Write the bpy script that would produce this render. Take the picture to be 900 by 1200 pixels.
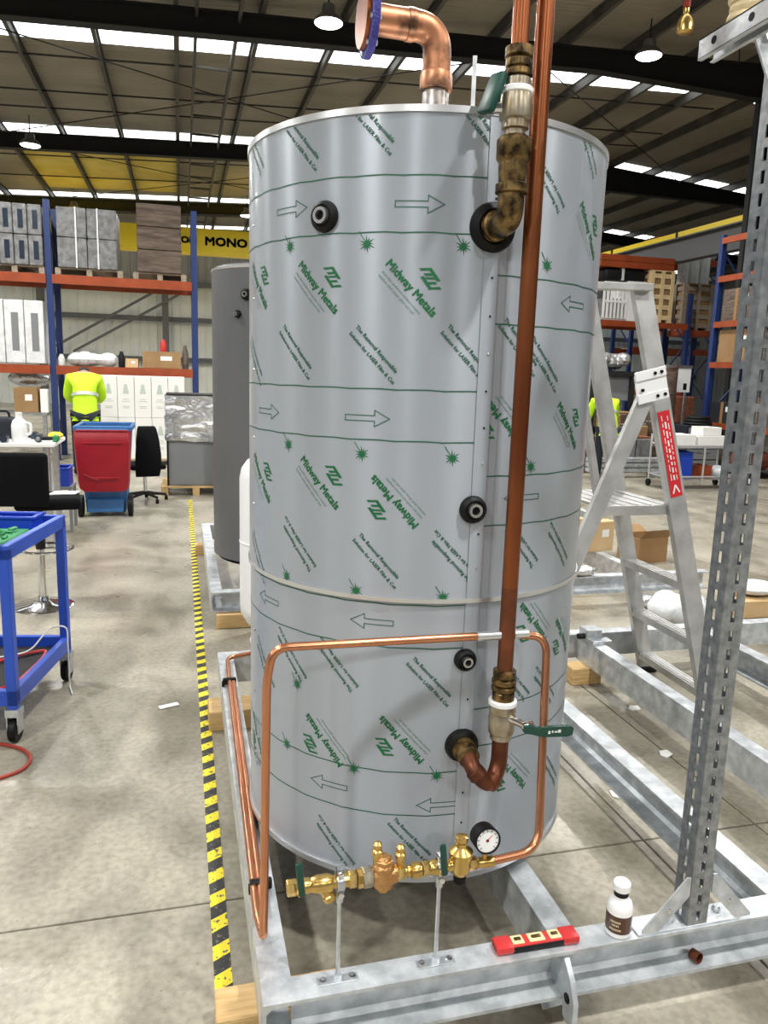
import bpy, bmesh, math, random
import numpy as np
from mathutils import Vector, Matrix
random.seed(7)
SC = bpy.context.scene
COL = SC.collection
for o in list(bpy.data.objects): bpy.data.objects.remove(o)

# ---------------------------------------------------------------- camera
FPX = 891.0
EYE = 1.70
def _n(v):
    v = np.array(v, float); return v / np.linalg.norm(v)
_up = -_n((-150, 4880, 891)); _Y = _n((-238, -170, 891)); _Y = _n(_Y - _up * (_Y @ _up)); _X = np.cross(_Y, _up)
if _X[0] < 0: _X = -_X
CM = np.stack([_X, _Y, _up])            # world = CM @ (right, down, forward); world axes follow the building
CPOS = np.array([0, 0, EYE])
cam = bpy.data.cameras.new('camera'); camo = bpy.data.objects.new('camera', cam); COL.objects.link(camo)
_r, _u, _f = CM @ [1, 0, 0], CM @ [0, -1, 0], CM @ [0, 0, 1]
camo.matrix_world = Matrix(((_r[0], _u[0], -_f[0], 0), (_r[1], _u[1], -_f[1], 0), (_r[2], _u[2], -_f[2], EYE), (0, 0, 0, 1)))
cam.sensor_fit = 'VERTICAL'; cam.sensor_height = 36; cam.lens = FPX / 1200 * 36; cam.clip_start = .05; cam.clip_end = 300
SC.camera = camo
def ray(x, y): return CM @ np.array([(x - 450) / FPX, (y - 600) / FPX, 1.])
def az_(x, y, z):                        # pixel on the horizontal plane at height z
    d = ray(x, y); return Vector(CPOS + d * ((z - EYE) / d[2]))
def ay(x, y, Y):
    d = ray(x, y); return Vector(CPOS + d * (Y / d[1]))
def ax(x, y, X):
    d = ray(x, y); return Vector(CPOS + d * (X / d[0]))

# ---------------------------------------------------------------- world and exposure
W = bpy.data.worlds.new('world'); SC.world = W; W.use_nodes = True
W.node_tree.nodes['Background'].inputs[0].default_value = (.80, .90, 1.0, 1)
W.node_tree.nodes['Background'].inputs[1].default_value = .10
SC.view_settings.view_transform = 'Standard'; SC.view_settings.look = 'None'; SC.view_settings.gamma = 1
SC.view_settings.use_curve_mapping = False
SC.view_settings.exposure = 0.35
LAMP_W = 190.0

# ---------------------------------------------------------------- materials
M = {}
def mk(name, col, rough=.5, metal=0., col2=None, scale=8., amount=1., detail=4., bump=0., bscale=None, coat=0., emit=None, es=0., alpha=1., trans=0., stretch=(1, 1, 1), spec=None, contrast=(.35, .65)):
    m = bpy.data.materials.new(name); m.use_nodes = True; nt = m.node_tree; b = nt.nodes['Principled BSDF']
    b.inputs['Base Color'].default_value = (*col, 1); b.inputs['Roughness'].default_value = rough; b.inputs['Metallic'].default_value = metal
    if coat: b.inputs['Coat Weight'].default_value = coat; b.inputs['Coat Roughness'].default_value = .12
    if spec is not None: b.inputs['Specular IOR Level'].default_value = spec
    if emit: b.inputs['Emission Color'].default_value = (*emit, 1); b.inputs['Emission Strength'].default_value = es
    if trans: b.inputs['Transmission Weight'].default_value = trans
    b.inputs['Alpha'].default_value = alpha
    if col2 or bump:
        tc = nt.nodes.new('ShaderNodeTexCoord'); mp = nt.nodes.new('ShaderNodeMapping'); mp.inputs['Scale'].default_value = stretch
        nt.links.new(tc.outputs['Object'], mp.inputs[0])
    if col2:
        n = nt.nodes.new('ShaderNodeTexNoise'); n.inputs['Scale'].default_value = scale; n.inputs['Detail'].default_value = detail
        nt.links.new(mp.outputs[0], n.inputs['Vector'])
        r = nt.nodes.new('ShaderNodeValToRGB'); r.color_ramp.elements[0].position = contrast[0]; r.color_ramp.elements[1].position = contrast[1]
        r.color_ramp.elements[0].color = (*col, 1); r.color_ramp.elements[1].color = (*col2, 1)
        nt.links.new(n.outputs['Fac'], r.inputs[0]); nt.links.new(r.outputs[0], b.inputs['Base Color'])
    if bump:
        n2 = nt.nodes.new('ShaderNodeTexNoise'); n2.inputs['Scale'].default_value = bscale or scale * 3; n2.inputs['Detail'].default_value = 3
        nt.links.new(mp.outputs[0], n2.inputs['Vector'])
        bp = nt.nodes.new('ShaderNodeBump'); bp.inputs['Strength'].default_value = bump; bp.inputs['Distance'].default_value = .02
        nt.links.new(n2.outputs['Fac'], bp.inputs['Height']); nt.links.new(bp.outputs[0], b.inputs['Normal'])
    M[name] = m
    return m
mk('film', (.355, .39, .44), .34, .22, (.395, .43, .48), 1.5, coat=.2, stretch=(1, 1, .25))
_f = M['film'].node_tree; _b = _f.nodes['Principled BSDF']; _t = _f.nodes.new('ShaderNodeTangent'); _t.direction_type = 'RADIAL'; _t.axis = 'Z'   # brushed sheet: fine grain runs round the tank
_b.inputs['Anisotropic'].default_value = .9; _b.inputs['Anisotropic Rotation'].default_value = .25; _f.links.new(_t.outputs[0], _b.inputs['Tangent'])
mk('print_green', (.006, .125, .042), .5)
mk('print_dark', (.018, .105, .062), .5)
mk('print_pale', (.10, .22, .16), .5)
mk('edge_steel', (.72, .73, .74), .3, .8)
mk('steel', (.62, .63, .64), .3, .9, (.45, .46, .47), 12)
mk('stained_steel', (.22, .19, .17), .38, .8, (.45, .42, .40), 30)
mk('chrome', (.75, .75, .77), .12, 1)
mk('galv', (.42, .45, .475), .42, .45, (.66, .69, .72), 18, bump=.12, bscale=60)
mk('galv_strut', (.20, .215, .23), .40, .6, (.34, .355, .37), 40)
mk('zinc', (.66, .69, .72), .28, .8, (.52, .55, .58), 40)
mk('copper', (.20, .055, .020), .30, .8, (.38, .125, .045), 5, stretch=(1, 1, .3))
mk('copper_new', (.66, .30, .16), .27, .9, (.56, .23, .12), 4)
mk('copper_old', (.10, .032, .018), .42, .7, (.24, .08, .036), 9)
mk('copper_burnt', (.05, .026, .018), .42, .7, (.52, .235, .12), 13, contrast=(.36, .56))
mk('brass', (.72, .50, .16), .28, .9, (.58, .38, .12), 20)
mk('brass_old', (.030, .019, .009), .34, .8, (.30, .195, .075), 34, contrast=(.38, .66))
mk('brass_nickel', (.50, .46, .38), .32, .8, (.30, .24, .15), 24)
mk('bronze', (.50, .25, .09), .36, .8, (.62, .36, .15), 30, bump=.2)
mk('rubber', (.004, .004, .0045), .5, spec=.25)
mk('black_plastic', (.006, .006, .007), .55, spec=.3)
mk('black_fabric', (.005, .005, .006), .95, bump=.2, bscale=200, spec=.15)
mk('dark_green', (.005, .055, .04), .4)
mk('white_paint', (.85, .86, .86), .35)
mk('white_label', (.82, .82, .80), .6)
mk('blue_flange', (.02, .02, .20), .5, 0, (.035, .03, .30), 60, bump=.5)
mk('timber', (.52, .33, .13), .7, 0, (.66, .46, .22), 6, stretch=(1, 12, 12), bump=.2)
mk('timber_pale', (.72, .52, .26), .7, 0, (.80, .62, .36), 5, stretch=(2, 8, 8))
mk('timber_grey', (.25, .20, .15), .8, 0, (.36, .29, .22), 6, stretch=(2, 8, 8))
mk('aluminium', (.58, .58, .57), .42, .55, (.40, .40, .39), 9, contrast=(.4, .75))
mk('red_label', (.62, .02, .03), .4)
mk('red_plastic', (.62, .04, .04), .35, 0, (.52, .03, .03), 12)
mk('bin_red', (.30, .003, .014), .35, 0, (.25, .002, .010), 5)
mk('bin_blue', (.03, .12, .32), .4, 0, (.04, .15, .37), 4)
mk('cart_blue', (.015, .065, .42), .35, 0, (.02, .08, .48), 6)
mk('crate_blue', (.01, .05, .42), .4)
mk('green_plastic', (.015, .20, .06), .45, 0, (.03, .28, .09), 30, bump=.5)
mk('rack_blue', (.012, .032, .135), .45)
mk('rack_orange', (.34, .060, .014), .45, 0, (.26, .045, .010), 5)
mk('sign_yellow', (.88, .66, .01), .45)
mk('sign_black', (.01, .01, .01), .6)
mk('roof_dark', (.006, .006, .0065), .7)
mk('purlin', (.055, .052, .045), .6, .2, (.09, .085, .075), 3)
mk('column_grey', (.10, .105, .11), .6)
mk('cardboard', (.27, .155, .065), .8, 0, (.33, .20, .09), 4)
mk('cardboard_pale', (.56, .38, .19), .8, 0, (.62, .44, .24), 4)
mk('tape_brown', (.30, .17, .07), .35)
mk('wrap_grey', (.13, .132, .135), .28, 0, (.24, .243, .248), 9, bump=.5, bscale=22)
mk('wrap_brown', (.07, .050, .038), .3, 0, (.15, .11, .085), 8, bump=.5, bscale=22, stretch=(.4, .4, 2.5))
mk('wrap_white', (.66, .67, .68), .3, 0, (.80, .81, .82), 8, bump=.5, bscale=25)
mk('foil', (.50, .51, .52), .20, .75, (.78, .79, .80), 7, bump=1., bscale=16)
mk('bag', (.80, .82, .84), .28, 0, (.66, .70, .74), 12, bump=.8, bscale=14)
mk('bag_blue', (.10, .22, .62), .4)
mk('carton_white', (.84, .84, .82), .6)
mk('carton_print', (.52, .58, .52), .7)
mk('grey_panel', (.20, .21, .22), .5)
mk('cage_grey', (.50, .50, .49), .5, .3)
mk('hivis', (.62, .95, .02), .7, 0, (.52, .88, .015), 9)
mk('reflective', (.55, .58, .52), .35, .3)
mk('navy', (.008, .010, .018), .85)
mk('skin', (.48, .28, .19), .55)
mk('hair', (.02, .014, .010), .7)
mk('tank_dark', (.115, .118, .125), .42, .25, (.15, .153, .16), 2, stretch=(1, 1, .3))
mk('vessel_white', (.86, .87, .88), .3)
mk('bottle_brown', (.07, .025, .012), .12, coat=.6)
mk('hose_red', (.32, .035, .02), .5)
mk('rope', (.62, .50, .30), .8, 0, (.72, .60, .38), 20, bump=.4)
mk('dial', (.85, .86, .86), .3)
mk('glassy', (.9, .9, .9), .05, 0, trans=.9, alpha=.25)
mk('lamp_body', (.20, .20, .20), .4, .6)
mk('lamp_glow', (1, 1, 1), .5, emit=(1, .99, .95), es=9)
mk('skylight', (.9, .9, .9), .5, emit=(.92, .97, 1), es=2.6)
mk('yellow_plastic', (.80, .60, .02), .4)
mk('level_vial', (.82, .74, .40), .2, coat=.5)
mk('screen_dark', (.02, .03, .05), .2)
mk('concrete_joint', (.10, .098, .092), .9)
mk('rust', (.20, .065, .03), .8, 0, (.30, .10, .05), 12, bump=.4)

def node_mat(name, build):
    m = bpy.data.materials.new(name); m.use_nodes = True; build(m.node_tree, m.node_tree.nodes['Principled BSDF']); M[name] = m
def _concrete(nt, b):
    N, L = nt.nodes.new, nt.links.new
    geo = N('ShaderNodeNewGeometry'); P = geo.outputs['Position']
    def noise(s, d, dist=0., st=None):
        n = N('ShaderNodeTexNoise'); n.inputs['Scale'].default_value = s; n.inputs['Detail'].default_value = d; n.inputs['Distortion'].default_value = dist
        if st:
            mp = N('ShaderNodeMapping'); mp.inputs['Scale'].default_value = st; L(P, mp.inputs[0]); L(mp.outputs[0], n.inputs['Vector'])
        else: L(P, n.inputs['Vector'])
        return n.outputs['Fac']
    def ramp(f, p0, c0, p1, c1):
        r = N('ShaderNodeValToRGB'); e = r.color_ramp.elements; e[0].position = p0; e[1].position = p1; e[0].color = (*c0, 1); e[1].color = (*c1, 1); L(f, r.inputs[0]); return r.outputs[0]
    def mul(a, c, f=1.):
        x = N('ShaderNodeMixRGB'); x.blend_type = 'MULTIPLY'; x.inputs[0].default_value = f; L(a, x.inputs[1]); L(c, x.inputs[2]); return x.outputs[0]
    base = ramp(noise(1.1, 6, .6), .3, (.285, .262, .205), .7, (.44, .405, .325))
    fine = ramp(noise(38, 5), .25, (.70, .70, .70), .62, (1.05, 1.05, 1.05))
    stain = ramp(noise(2.6, 8, .5, (1, .6, 1)), .34, (.58, .57, .55), .56, (1, 1, 1))
    spots = ramp(noise(90, 2), .22, (.45, .44, .43), .33, (1, 1, 1))
    c = mul(mul(mul(base, fine), stain), spots)
    L(c, b.inputs['Base Color'])
    rr = ramp(noise(2.2, 4), .3, (.22,) * 3, .7, (.48,) * 3); L(rr, b.inputs['Roughness'])
    bp = N('ShaderNodeBump'); bp.inputs['Strength'].default_value = .12; bp.inputs['Distance'].default_value = .01
    L(noise(45, 4), bp.inputs['Height']); L(bp.outputs[0], b.inputs['Normal'])
node_mat('concrete', _concrete)
def _roof(nt, b):
    N, L = nt.nodes.new, nt.links.new
    tc = N('ShaderNodeTexCoord'); n = N('ShaderNodeTexNoise'); n.inputs['Scale'].default_value = .55; n.inputs['Detail'].default_value = 6
    L(tc.outputs['Object'], n.inputs['Vector'])
    r = N('ShaderNodeValToRGB'); e = r.color_ramp.elements; e[0].position = .3; e[1].position = .72; e[0].color = (.20, .175, .135, 1); e[1].color = (.34, .30, .235, 1)
    L(n.outputs['Fac'], r.inputs[0]); L(r.outputs[0], b.inputs['Base Color']); b.inputs['Roughness'].default_value = .6
    w = N('ShaderNodeTexNoise'); w.inputs['Scale'].default_value = 3; mp = N('ShaderNodeMapping'); mp.inputs['Scale'].default_value = (.3, 4, 1)
    L(tc.outputs['Object'], mp.inputs[0]); L(mp.outputs[0], w.inputs['Vector'])
    bp = N('ShaderNodeBump'); bp.inputs['Strength'].default_value = .5; bp.inputs['Distance'].default_value = .1; L(w.outputs['Fac'], bp.inputs['Height']); L(bp.outputs[0], b.inputs['Normal'])
node_mat('roof_foil', _roof)
def _hazard(nt, b):
    N, L = nt.nodes.new, nt.links.new
    tc = N('ShaderNodeTexCoord'); s = N('ShaderNodeSeparateXYZ'); L(tc.outputs['Object'], s.inputs[0])
    def mth(op, a, v=None):
        x = N('ShaderNodeMath'); x.operation = op; L(a, x.inputs[0])
        if v is not None:
            if isinstance(v, float): x.inputs[1].default_value = v
            else: L(v, x.inputs[1])
        return x.outputs[0]
    t = mth('SUBTRACT', s.outputs[1], mth('MULTIPLY', s.outputs[0], .55)); t = mth('MULTIPLY', t, 8.6); t = mth('FRACT', t); t = mth('GREATER_THAN', t, .5)
    n = N('ShaderNodeTexNoise'); n.inputs['Scale'].default_value = 60; L(tc.outputs['Object'], n.inputs['Vector'])
    w = mth('GREATER_THAN', n.outputs['Fac'], .62)
    mx = N('ShaderNodeMixRGB'); mx.inputs[1].default_value = (.03, .03, .03, 1); mx.inputs[2].default_value = (.85, .70, .03, 1); L(t, mx.inputs[0])
    m2 = N('ShaderNodeMixRGB'); L(mx.outputs[0], m2.inputs[1]); m2.inputs[2].default_value = (.14, .13, .08, 1); L(w, m2.inputs[0])
    L(m2.outputs[0], b.inputs['Base Color']); b.inputs['Roughness'].default_value = .6
node_mat('hazard', _hazard)

# ---------------------------------------------------------------- geometry helpers
ORG = {}
def V(*a): return Vector(a if len(a) == 3 else a[0])
def frame_of(d):
    d = V(d).normalized(); a = Vector((0, 0, 1)) if abs(d.z) < .9 else Vector((1, 0, 0))
    u = d.cross(a).normalized(); return u, d.cross(u).normalized(), d
def rotz(a): return Matrix.Rotation(a, 3, 'Z')
def fillet(path, rad, seg=6):
    P = [V(p) for p in path]; out = [P[0]]
    for i in range(1, len(P) - 1):
        a, b, c = P[i - 1], P[i], P[i + 1]; d1, d2 = (a - b), (c - b)
        r = min(rad if not isinstance(rad, (list, tuple)) else rad[i - 1], d1.length * .48, d2.length * .48)
        s, e = b + d1.normalized() * r, b + d2.normalized() * r
        for k in range(seg + 1):
            t = k / seg; out.append(s * (1 - t) ** 2 + b * 2 * t * (1 - t) + e * t * t)
    out.append(P[-1]); return out
class MB:
    def __init__(s): s.v = []; s.f = []
    def add(s, v, f):
        n = len(s.v); s.v += [V(p) for p in v]; s.f += [[i + n for i in q] for q in f]; return s
    def box(s, c, size, R=None, bev=0., seg=1):
        bm = bmesh.new(); bmesh.ops.create_cube(bm, size=1)
        for v in bm.verts: v.co = Vector((v.co.x * size[0], v.co.y * size[1], v.co.z * size[2]))
        if bev: bmesh.ops.bevel(bm, geom=bm.edges[:], offset=min(bev, min(size) * .45), segments=seg, affect='EDGES', profile=.5)
        bm.verts.index_update(); c = V(c)
        vs = [(R @ v.co if R else v.co) + c for v in bm.verts]; fs = [[v.index for v in f.verts] for f in bm.faces]; bm.free()
        return s.add(vs, fs)
    def bx(s, x0, x1, y0, y1, z0, z1, bev=0., seg=1):
        return s.box(((x0 + x1) / 2, (y0 + y1) / 2, (z0 + z1) / 2), (abs(x1 - x0), abs(y1 - y0), abs(z1 - z0)), None, bev, seg)
    def beam(s, p0, p1, w, h, upv=(0, 0, 1), bev=0.):
        p0, p1 = V(p0), V(p1); d = (p1 - p0); L = d.length; d = d / L; u = V(upv); x = d.cross(u)
        if x.length < 1e-4: x = d.cross(Vector((1, 0, 0)))
        x.normalize(); z = x.cross(d).normalized(); R = Matrix((x, d, z)).transposed()
        return s.box((p0 + p1) / 2, (w, L, h), R, bev)
    def lathe(s, p0, axis, prof, n=20):
        u, w, d = frame_of(axis); p0 = V(p0); vs = []; fs = []
        for r, h in prof:
            for k in range(n):
                a = 2 * math.pi * k / n; vs.append(p0 + d * h + (u * math.cos(a) + w * math.sin(a)) * r)
        m = len(prof)
        for i in range(m - 1):
            for k in range(n):
                k2 = (k + 1) % n; fs.append([i * n + k, i * n + k2, (i + 1) * n + k2, (i + 1) * n + k])
        if prof[0][0] > 1e-6: fs.append(list(range(n))[::-1])
        if prof[-1][0] > 1e-6: fs.append([(m - 1) * n + k for k in range(n)])
        return s.add(vs, fs)
    def cyl(s, p0, p1, r, r2=None, n=16):
        d = V(p1) - V(p0); return s.lathe(p0, d, [(r, 0), (r if r2 is None else r2, d.length)], n)
    def tube(s, path, r, n=12):
        P = [V(p) for p in path]; vs = []; fs = []
        t0 = (P[1] - P[0]).normalized(); u, w, _ = frame_of(t0)
        for i, p in enumerate(P):
            t = (P[min(i + 1, len(P) - 1)] - P[max(i - 1, 0)]).normalized()
            u = (u - t * u.dot(t)).normalized(); w = t.cross(u)
            rr = r[i] if isinstance(r, (list, tuple)) else r
            for k in range(n):
                a = 2 * math.pi * k / n; vs.append(p + (u * math.cos(a) + w * math.sin(a)) * rr)
        for i in range(len(P) - 1):
            for k in range(n):
                k2 = (k + 1) % n; fs.append([i * n + k, i * n + k2, (i + 1) * n + k2, (i + 1) * n + k])
        fs.append(list(range(n))[::-1]); fs.append([(len(P) - 1) * n + k for k in range(n)])
        return s.add(vs, fs)
    def prism(s, pts, o, u, v, th):
        o, u, v = V(o), V(u).normalized(), V(v).normalized(); w = u.cross(v); n = len(pts)
        a = [o + u * x + v * y - w * th / 2 for x, y in pts]; b = [p + w * th for p in a]
        return s.add(a + b, [list(range(n))[::-1], [n + i for i in range(n)]] + [[i, (i + 1) % n, n + (i + 1) % n, n + i] for i in range(n)])
    def sph(s, c, r, n=14, m=9):
        if not isinstance(r, (list, tuple)): r = (r, r, r)
        c = V(c); vs = [c + Vector((0, 0, -r[2]))]; fs = []
        for i in range(1, m):
            a = -math.pi / 2 + math.pi * i / m
            for k in range(n):
                b = 2 * math.pi * k / n; vs.append(c + Vector((r[0] * math.cos(a) * math.cos(b), r[1] * math.cos(a) * math.sin(b), r[2] * math.sin(a))))
        vs.append(c + Vector((0, 0, r[2]))); T = len(vs) - 1
        for k in range(n): fs.append([0, 1 + (k + 1) % n, 1 + k]); fs.append([T, T - n + k, T - n + (k + 1) % n])
        for i in range(m - 2):
            for k in range(n): fs.append([1 + i * n + k, 1 + i * n + (k + 1) % n, 1 + (i + 1) * n + (k + 1) % n, 1 + (i + 1) * n + k])
        return s.add(vs, fs)
    def mesh(s, name, o=(0, 0, 0), smooth=True, ang=35):
        me = bpy.data.meshes.new(name); o = V(o); me.from_pydata([tuple(p - o) for p in s.v], [], s.f); me.update()
        if smooth:
            me.shade_smooth(); me.set_sharp_from_angle(angle=math.radians(ang))
        return me
    def build(s, name, mat, parent=None, label=None, smooth=True, ang=35):
        o = ORG.get(parent.name, Vector()) if parent else Vector()
        me = s.mesh(name, o, smooth, ang); me.materials.append(M[mat]); return link(name, me, parent, label)
def link(name, me, parent=None, label=None):
    ob = bpy.data.objects.new(name, me); COL.objects.link(ob)
    if parent: ob.parent = parent; ORG[ob.name] = ORG.get(parent.name, Vector())
    if label: ob['label'] = label
    return ob
def tag(o, label, cat=None, group=None, kind=None):
    o['label'] = label
    if cat: o['category'] = cat
    if group: o['group'] = group
    if kind: o['kind'] = kind
    return o
def thing(name, label, cat, loc=(0, 0, 0), group=None, kind=None):
    o = bpy.data.objects.new(name, None); o.empty_display_size = .1; COL.objects.link(o); o.location = loc; ORG[o.name] = V(loc)
    return tag(o, label, cat, group, kind)
def solo(mb, name, mat, label, cat, loc=None, group=None, kind=None, smooth=True):
    """a thing that is one mesh, its origin at its base"""
    if loc is None:
        xs = [p.x for p in mb.v]; ys = [p.y for p in mb.v]; loc = ((min(xs) + max(xs)) / 2, (min(ys) + max(ys)) / 2, min(p.z for p in mb.v))
    me = mb.mesh(name, loc, smooth); me.materials.append(M[mat]); o = link(name, me); o.location = loc; ORG[o.name] = V(loc)
    return tag(o, label, cat, group, kind)
def copy_tree(o, parent=None):
    c = o.copy(); COL.objects.link(c)
    if parent: c.parent = parent
    for ch in [x for x in o.children]: copy_tree(ch, c)
    return c
def move(o, loc, rz=0.):
    o.location = loc; o.rotation_euler = (0, 0, rz); return o
def text2d(s, width=None, size=1., bold=0.):
    cu = bpy.data.curves.new('t', 'FONT'); cu.body = s; cu.size = size; cu.resolution_u = 2; cu.offset = bold; cu.align_x = 'CENTER'; cu.align_y = 'CENTER'
    ob = bpy.data.objects.new('t', cu); COL.objects.link(ob); me = bpy.data.meshes.new_from_object(ob)
    vs = [(v.co.x, v.co.y) for v in me.vertices]; fs = [list(p.vertices) for p in me.polygons]
    bpy.data.objects.remove(ob); bpy.data.curves.remove(cu); bpy.data.meshes.remove(me)
    if width:
        xs = [v[0] for v in vs]; k = width / (max(xs) - min(xs)); c = (max(xs) + min(xs)) / 2; vs = [((x - c) * k, y * k) for x, y in vs]
    return vs, fs
def flat_text(mb, s, width, o, u, v, bold=0., yscale=1.):
    vs, fs = text2d(s, width, bold=bold); o, u, v = V(o), V(u).normalized(), V(v).normalized()
    return mb.add([o + u * x + v * y * yscale for x, y in vs], fs)
def skin_mesh(name, verts, edges, radii, sub=2):
    me = bpy.data.meshes.new(name); me.from_pydata(verts, edges, []); ob = bpy.data.objects.new(name, me); COL.objects.link(ob)
    md = ob.modifiers.new('s', 'SKIN'); md.use_smooth_shade = True
    for i, r in enumerate(radii):
        d = me.skin_vertices[0].data[i]; d.radius = r if isinstance(r, (tuple, list)) else (r, r); d.use_root = (i == 0)
    sb = ob.modifiers.new('b', 'SUBSURF'); sb.levels = sub; sb.render_levels = sub
    dg = bpy.context.evaluated_depsgraph_get(); dg.update()
    out = bpy.data.meshes.new_from_object(ob.evaluated_get(dg)); bpy.data.objects.remove(ob); bpy.data.meshes.remove(me); out.name = name
    return out

# ================================================================ SETTING
# floor: concrete slabs with saw-cut joints between them
floor = MB().bx(-16, 26, -8, 36, -.30, -.012).build('floor', 'concrete_joint'); tag(floor, 'grey stained concrete warehouse floor with saw-cut joints', 'floor', kind='structure')
xs = [-16, -10, -4.4, 1.655, 2.155, 8.0, 14, 20, 26]; ys = [-8, -3.7, 2.25, 8.2, 14.2, 20.2, 26.2, 36]
for i in range(len(xs) - 1):
    for j in range(len(ys) - 1):
        g = .004
        MB().bx(xs[i] + g, xs[i + 1] - g, ys[j] + g, ys[j + 1] - g, -.05, 0, .002).build('slab', 'concrete', floor)
# hazard tape
solo(MB().bx(.062, .112, .9, 10.1, .0, .0012), 'floor_tape', 'hazard', 'yellow and black striped hazard tape stuck along the concrete floor', 'tape', (.087, .9, 0), smooth=False)

RIDGE = 11.6
def roofz(x): return 7.32 + .045 * x if x < RIDGE else 7.32 + .045 * RIDGE - .075 * (x - RIDGE)
ceil = MB()
for x0, x1 in ((-18, RIDGE), (RIDGE, 27)):
    n = len(ceil.v)
    ceil.add([(x0, -9, roofz(x0)), (x1, -9, roofz(x1)), (x1, 37, roofz(x1)), (x0, 37, roofz(x0)), (x0, -9, roofz(x0) + .06), (x1, -9, roofz(x1) + .06), (x1, 37, roofz(x1) + .06), (x0, 37, roofz(x0) + .06)],
             [[3, 2, 1, 0], [4, 5, 6, 7], [0, 1, 5, 4], [2, 3, 7, 6]])
ceiling = ceil.build('ceiling', 'roof_foil', smooth=False); tag(ceiling, 'low-pitched warehouse roof lined with aged silver foil above purlins', 'ceiling', kind='structure')
RAFT = [-1.3, 6.0, 13.3, 20.6, 27.8]
for Yr in RAFT:
    for x0, x1, h0, h1 in ((-17, 7.2, .34, .36), (7.2, RIDGE, .36, .66), (RIDGE, 16, .66, .36), (16, 26, .36, .34)):
        m = MB(); a, b = roofz(x0) - .21, roofz(x1) - .21; w = .11
        # I-section: two flanges and a web
        for (t0, t1, hw) in ((0, .02, w), (.02, None, .015), (None, 0, w)):
            def zz(x_, za, h, t): return za - t if t is not None else None
            za0, zb0 = (a - (t0 if t0 is not None else h0 - .02)), (b - (t0 if t0 is not None else h1 - .02))
            if t0 is None: za1, zb1 = a - h0, b - h1
            elif t1 is None: za1, zb1 = a - h0 + .02, b - h1 + .02
            else: za1, zb1 = a - t1, b - t1
            m.add([(x0, Yr - hw, za1), (x1, Yr - hw, zb1), (x1, Yr + hw, zb1), (x0, Yr + hw, za1), (x0, Yr - hw, za0), (x1, Yr - hw, zb0), (x1, Yr + hw, zb0), (x0, Yr + hw, za0)],
                  [[3, 2, 1, 0], [4, 5, 6, 7], [0, 1, 5, 4], [1, 2, 6, 5], [2, 3, 7, 6], [3, 0, 4, 7]])
        m.build('rafter', 'roof_dark', ceiling, smooth=False)
pm = None
px_list = [-14.5 + 1.32 * k for k in range(31)]
for x in px_list:
    z = roofz(x) - .002
    m = MB()
    for dy, hw, z0, z1 in ((0, .035, -.012, 0), (0, .006, -.188, -.012), (0, .035, -.2, -.188)):
        m.bx(x - hw, x + hw, -8, 36, z + z0, z + z1)
    m.build('purlin', 'purlin', ceiling, smooth=False)
# ladder tray of double runners under the roof
tr = MB()
for x in (.30, .95): tr.bx(x, x + .05, 6.5, 35, roofz(.5) - .32, roofz(.5) - .20)
for k in range(20): tr.bx(.30, 1.0, 7 + 1.4 * k, 7.06 + 1.4 * k, roofz(.5) - .30, roofz(.5) - .26)
tr.build('cable_tray', 'purlin', ceiling, smooth=False)
# translucent roof sheets, broken at each purlin
for Ys in (7.9, 15.15, 20.9, 28.2, 33.6):
    for k in range(len(px_list) - 1):
        xa, xb = px_list[k] + .05, px_list[k + 1] - .05
        if abs((xa + xb) / 2 - RIDGE) < .7: continue
        m = MB(); za, zb = roofz(xa) - .012, roofz(xb) - .012; w = .30
        m.add([(xa, Ys - w, za), (xb, Ys - w, zb), (xb, Ys + w, zb), (xa, Ys + w, za), (xa, Ys - w, za + .008), (xb, Ys - w, zb + .008), (xb, Ys + w, zb + .008), (xa, Ys + w, za + .008)],
              [[3, 2, 1, 0], [4, 5, 6, 7], [0, 1, 5, 4], [1, 2, 6, 5], [2, 3, 7, 6], [3, 0, 4, 7]])
        m.build('skylight_panel', 'skylight', ceiling, smooth=False)
# cross-bracing rods and sag rods under the roof
for (x0, y0, x1, y1) in ((-4, 13.5, 6, 20.4), (6, 13.5, -4, 20.4), (-4, 20.8, 6, 27.6), (6, 20.8, -4, 27.6), (6, 13.5, 14, 20.4), (4.5, 6.2, 10, 13.1)):
    MB().tube([(x0, y0, roofz(x0) - .3), (x1, y1, roofz(x1) - .3)], .011, 6).build('brace_rod', 'roof_dark', ceiling)
for Yb in (15.9, 17.8, 18.9, 22.9, 25.2, 30.5):
    MB().add([], []).tube([(-14, Yb, roofz(-14) - .12), (RIDGE, Yb, roofz(RIDGE) - .12)], .016, 6).build('sag_rod', 'roof_dark', ceiling)

# flat yellow panels just below the roof sheet, between the far purlins
mk('panel_yellow', (.55, .42, .06), .6, 0, (.66, .54, .14), 1.5)
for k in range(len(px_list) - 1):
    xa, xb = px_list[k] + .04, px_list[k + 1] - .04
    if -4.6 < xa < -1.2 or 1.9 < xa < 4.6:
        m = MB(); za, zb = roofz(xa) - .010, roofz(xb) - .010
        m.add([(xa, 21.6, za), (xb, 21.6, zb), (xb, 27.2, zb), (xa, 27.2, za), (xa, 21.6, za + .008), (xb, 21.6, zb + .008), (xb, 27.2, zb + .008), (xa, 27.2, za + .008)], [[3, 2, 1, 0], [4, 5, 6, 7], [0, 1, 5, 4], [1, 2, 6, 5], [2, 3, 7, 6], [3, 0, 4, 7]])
        m.build('yellow_panel', 'panel_yellow', ceiling, smooth=False)

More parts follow.
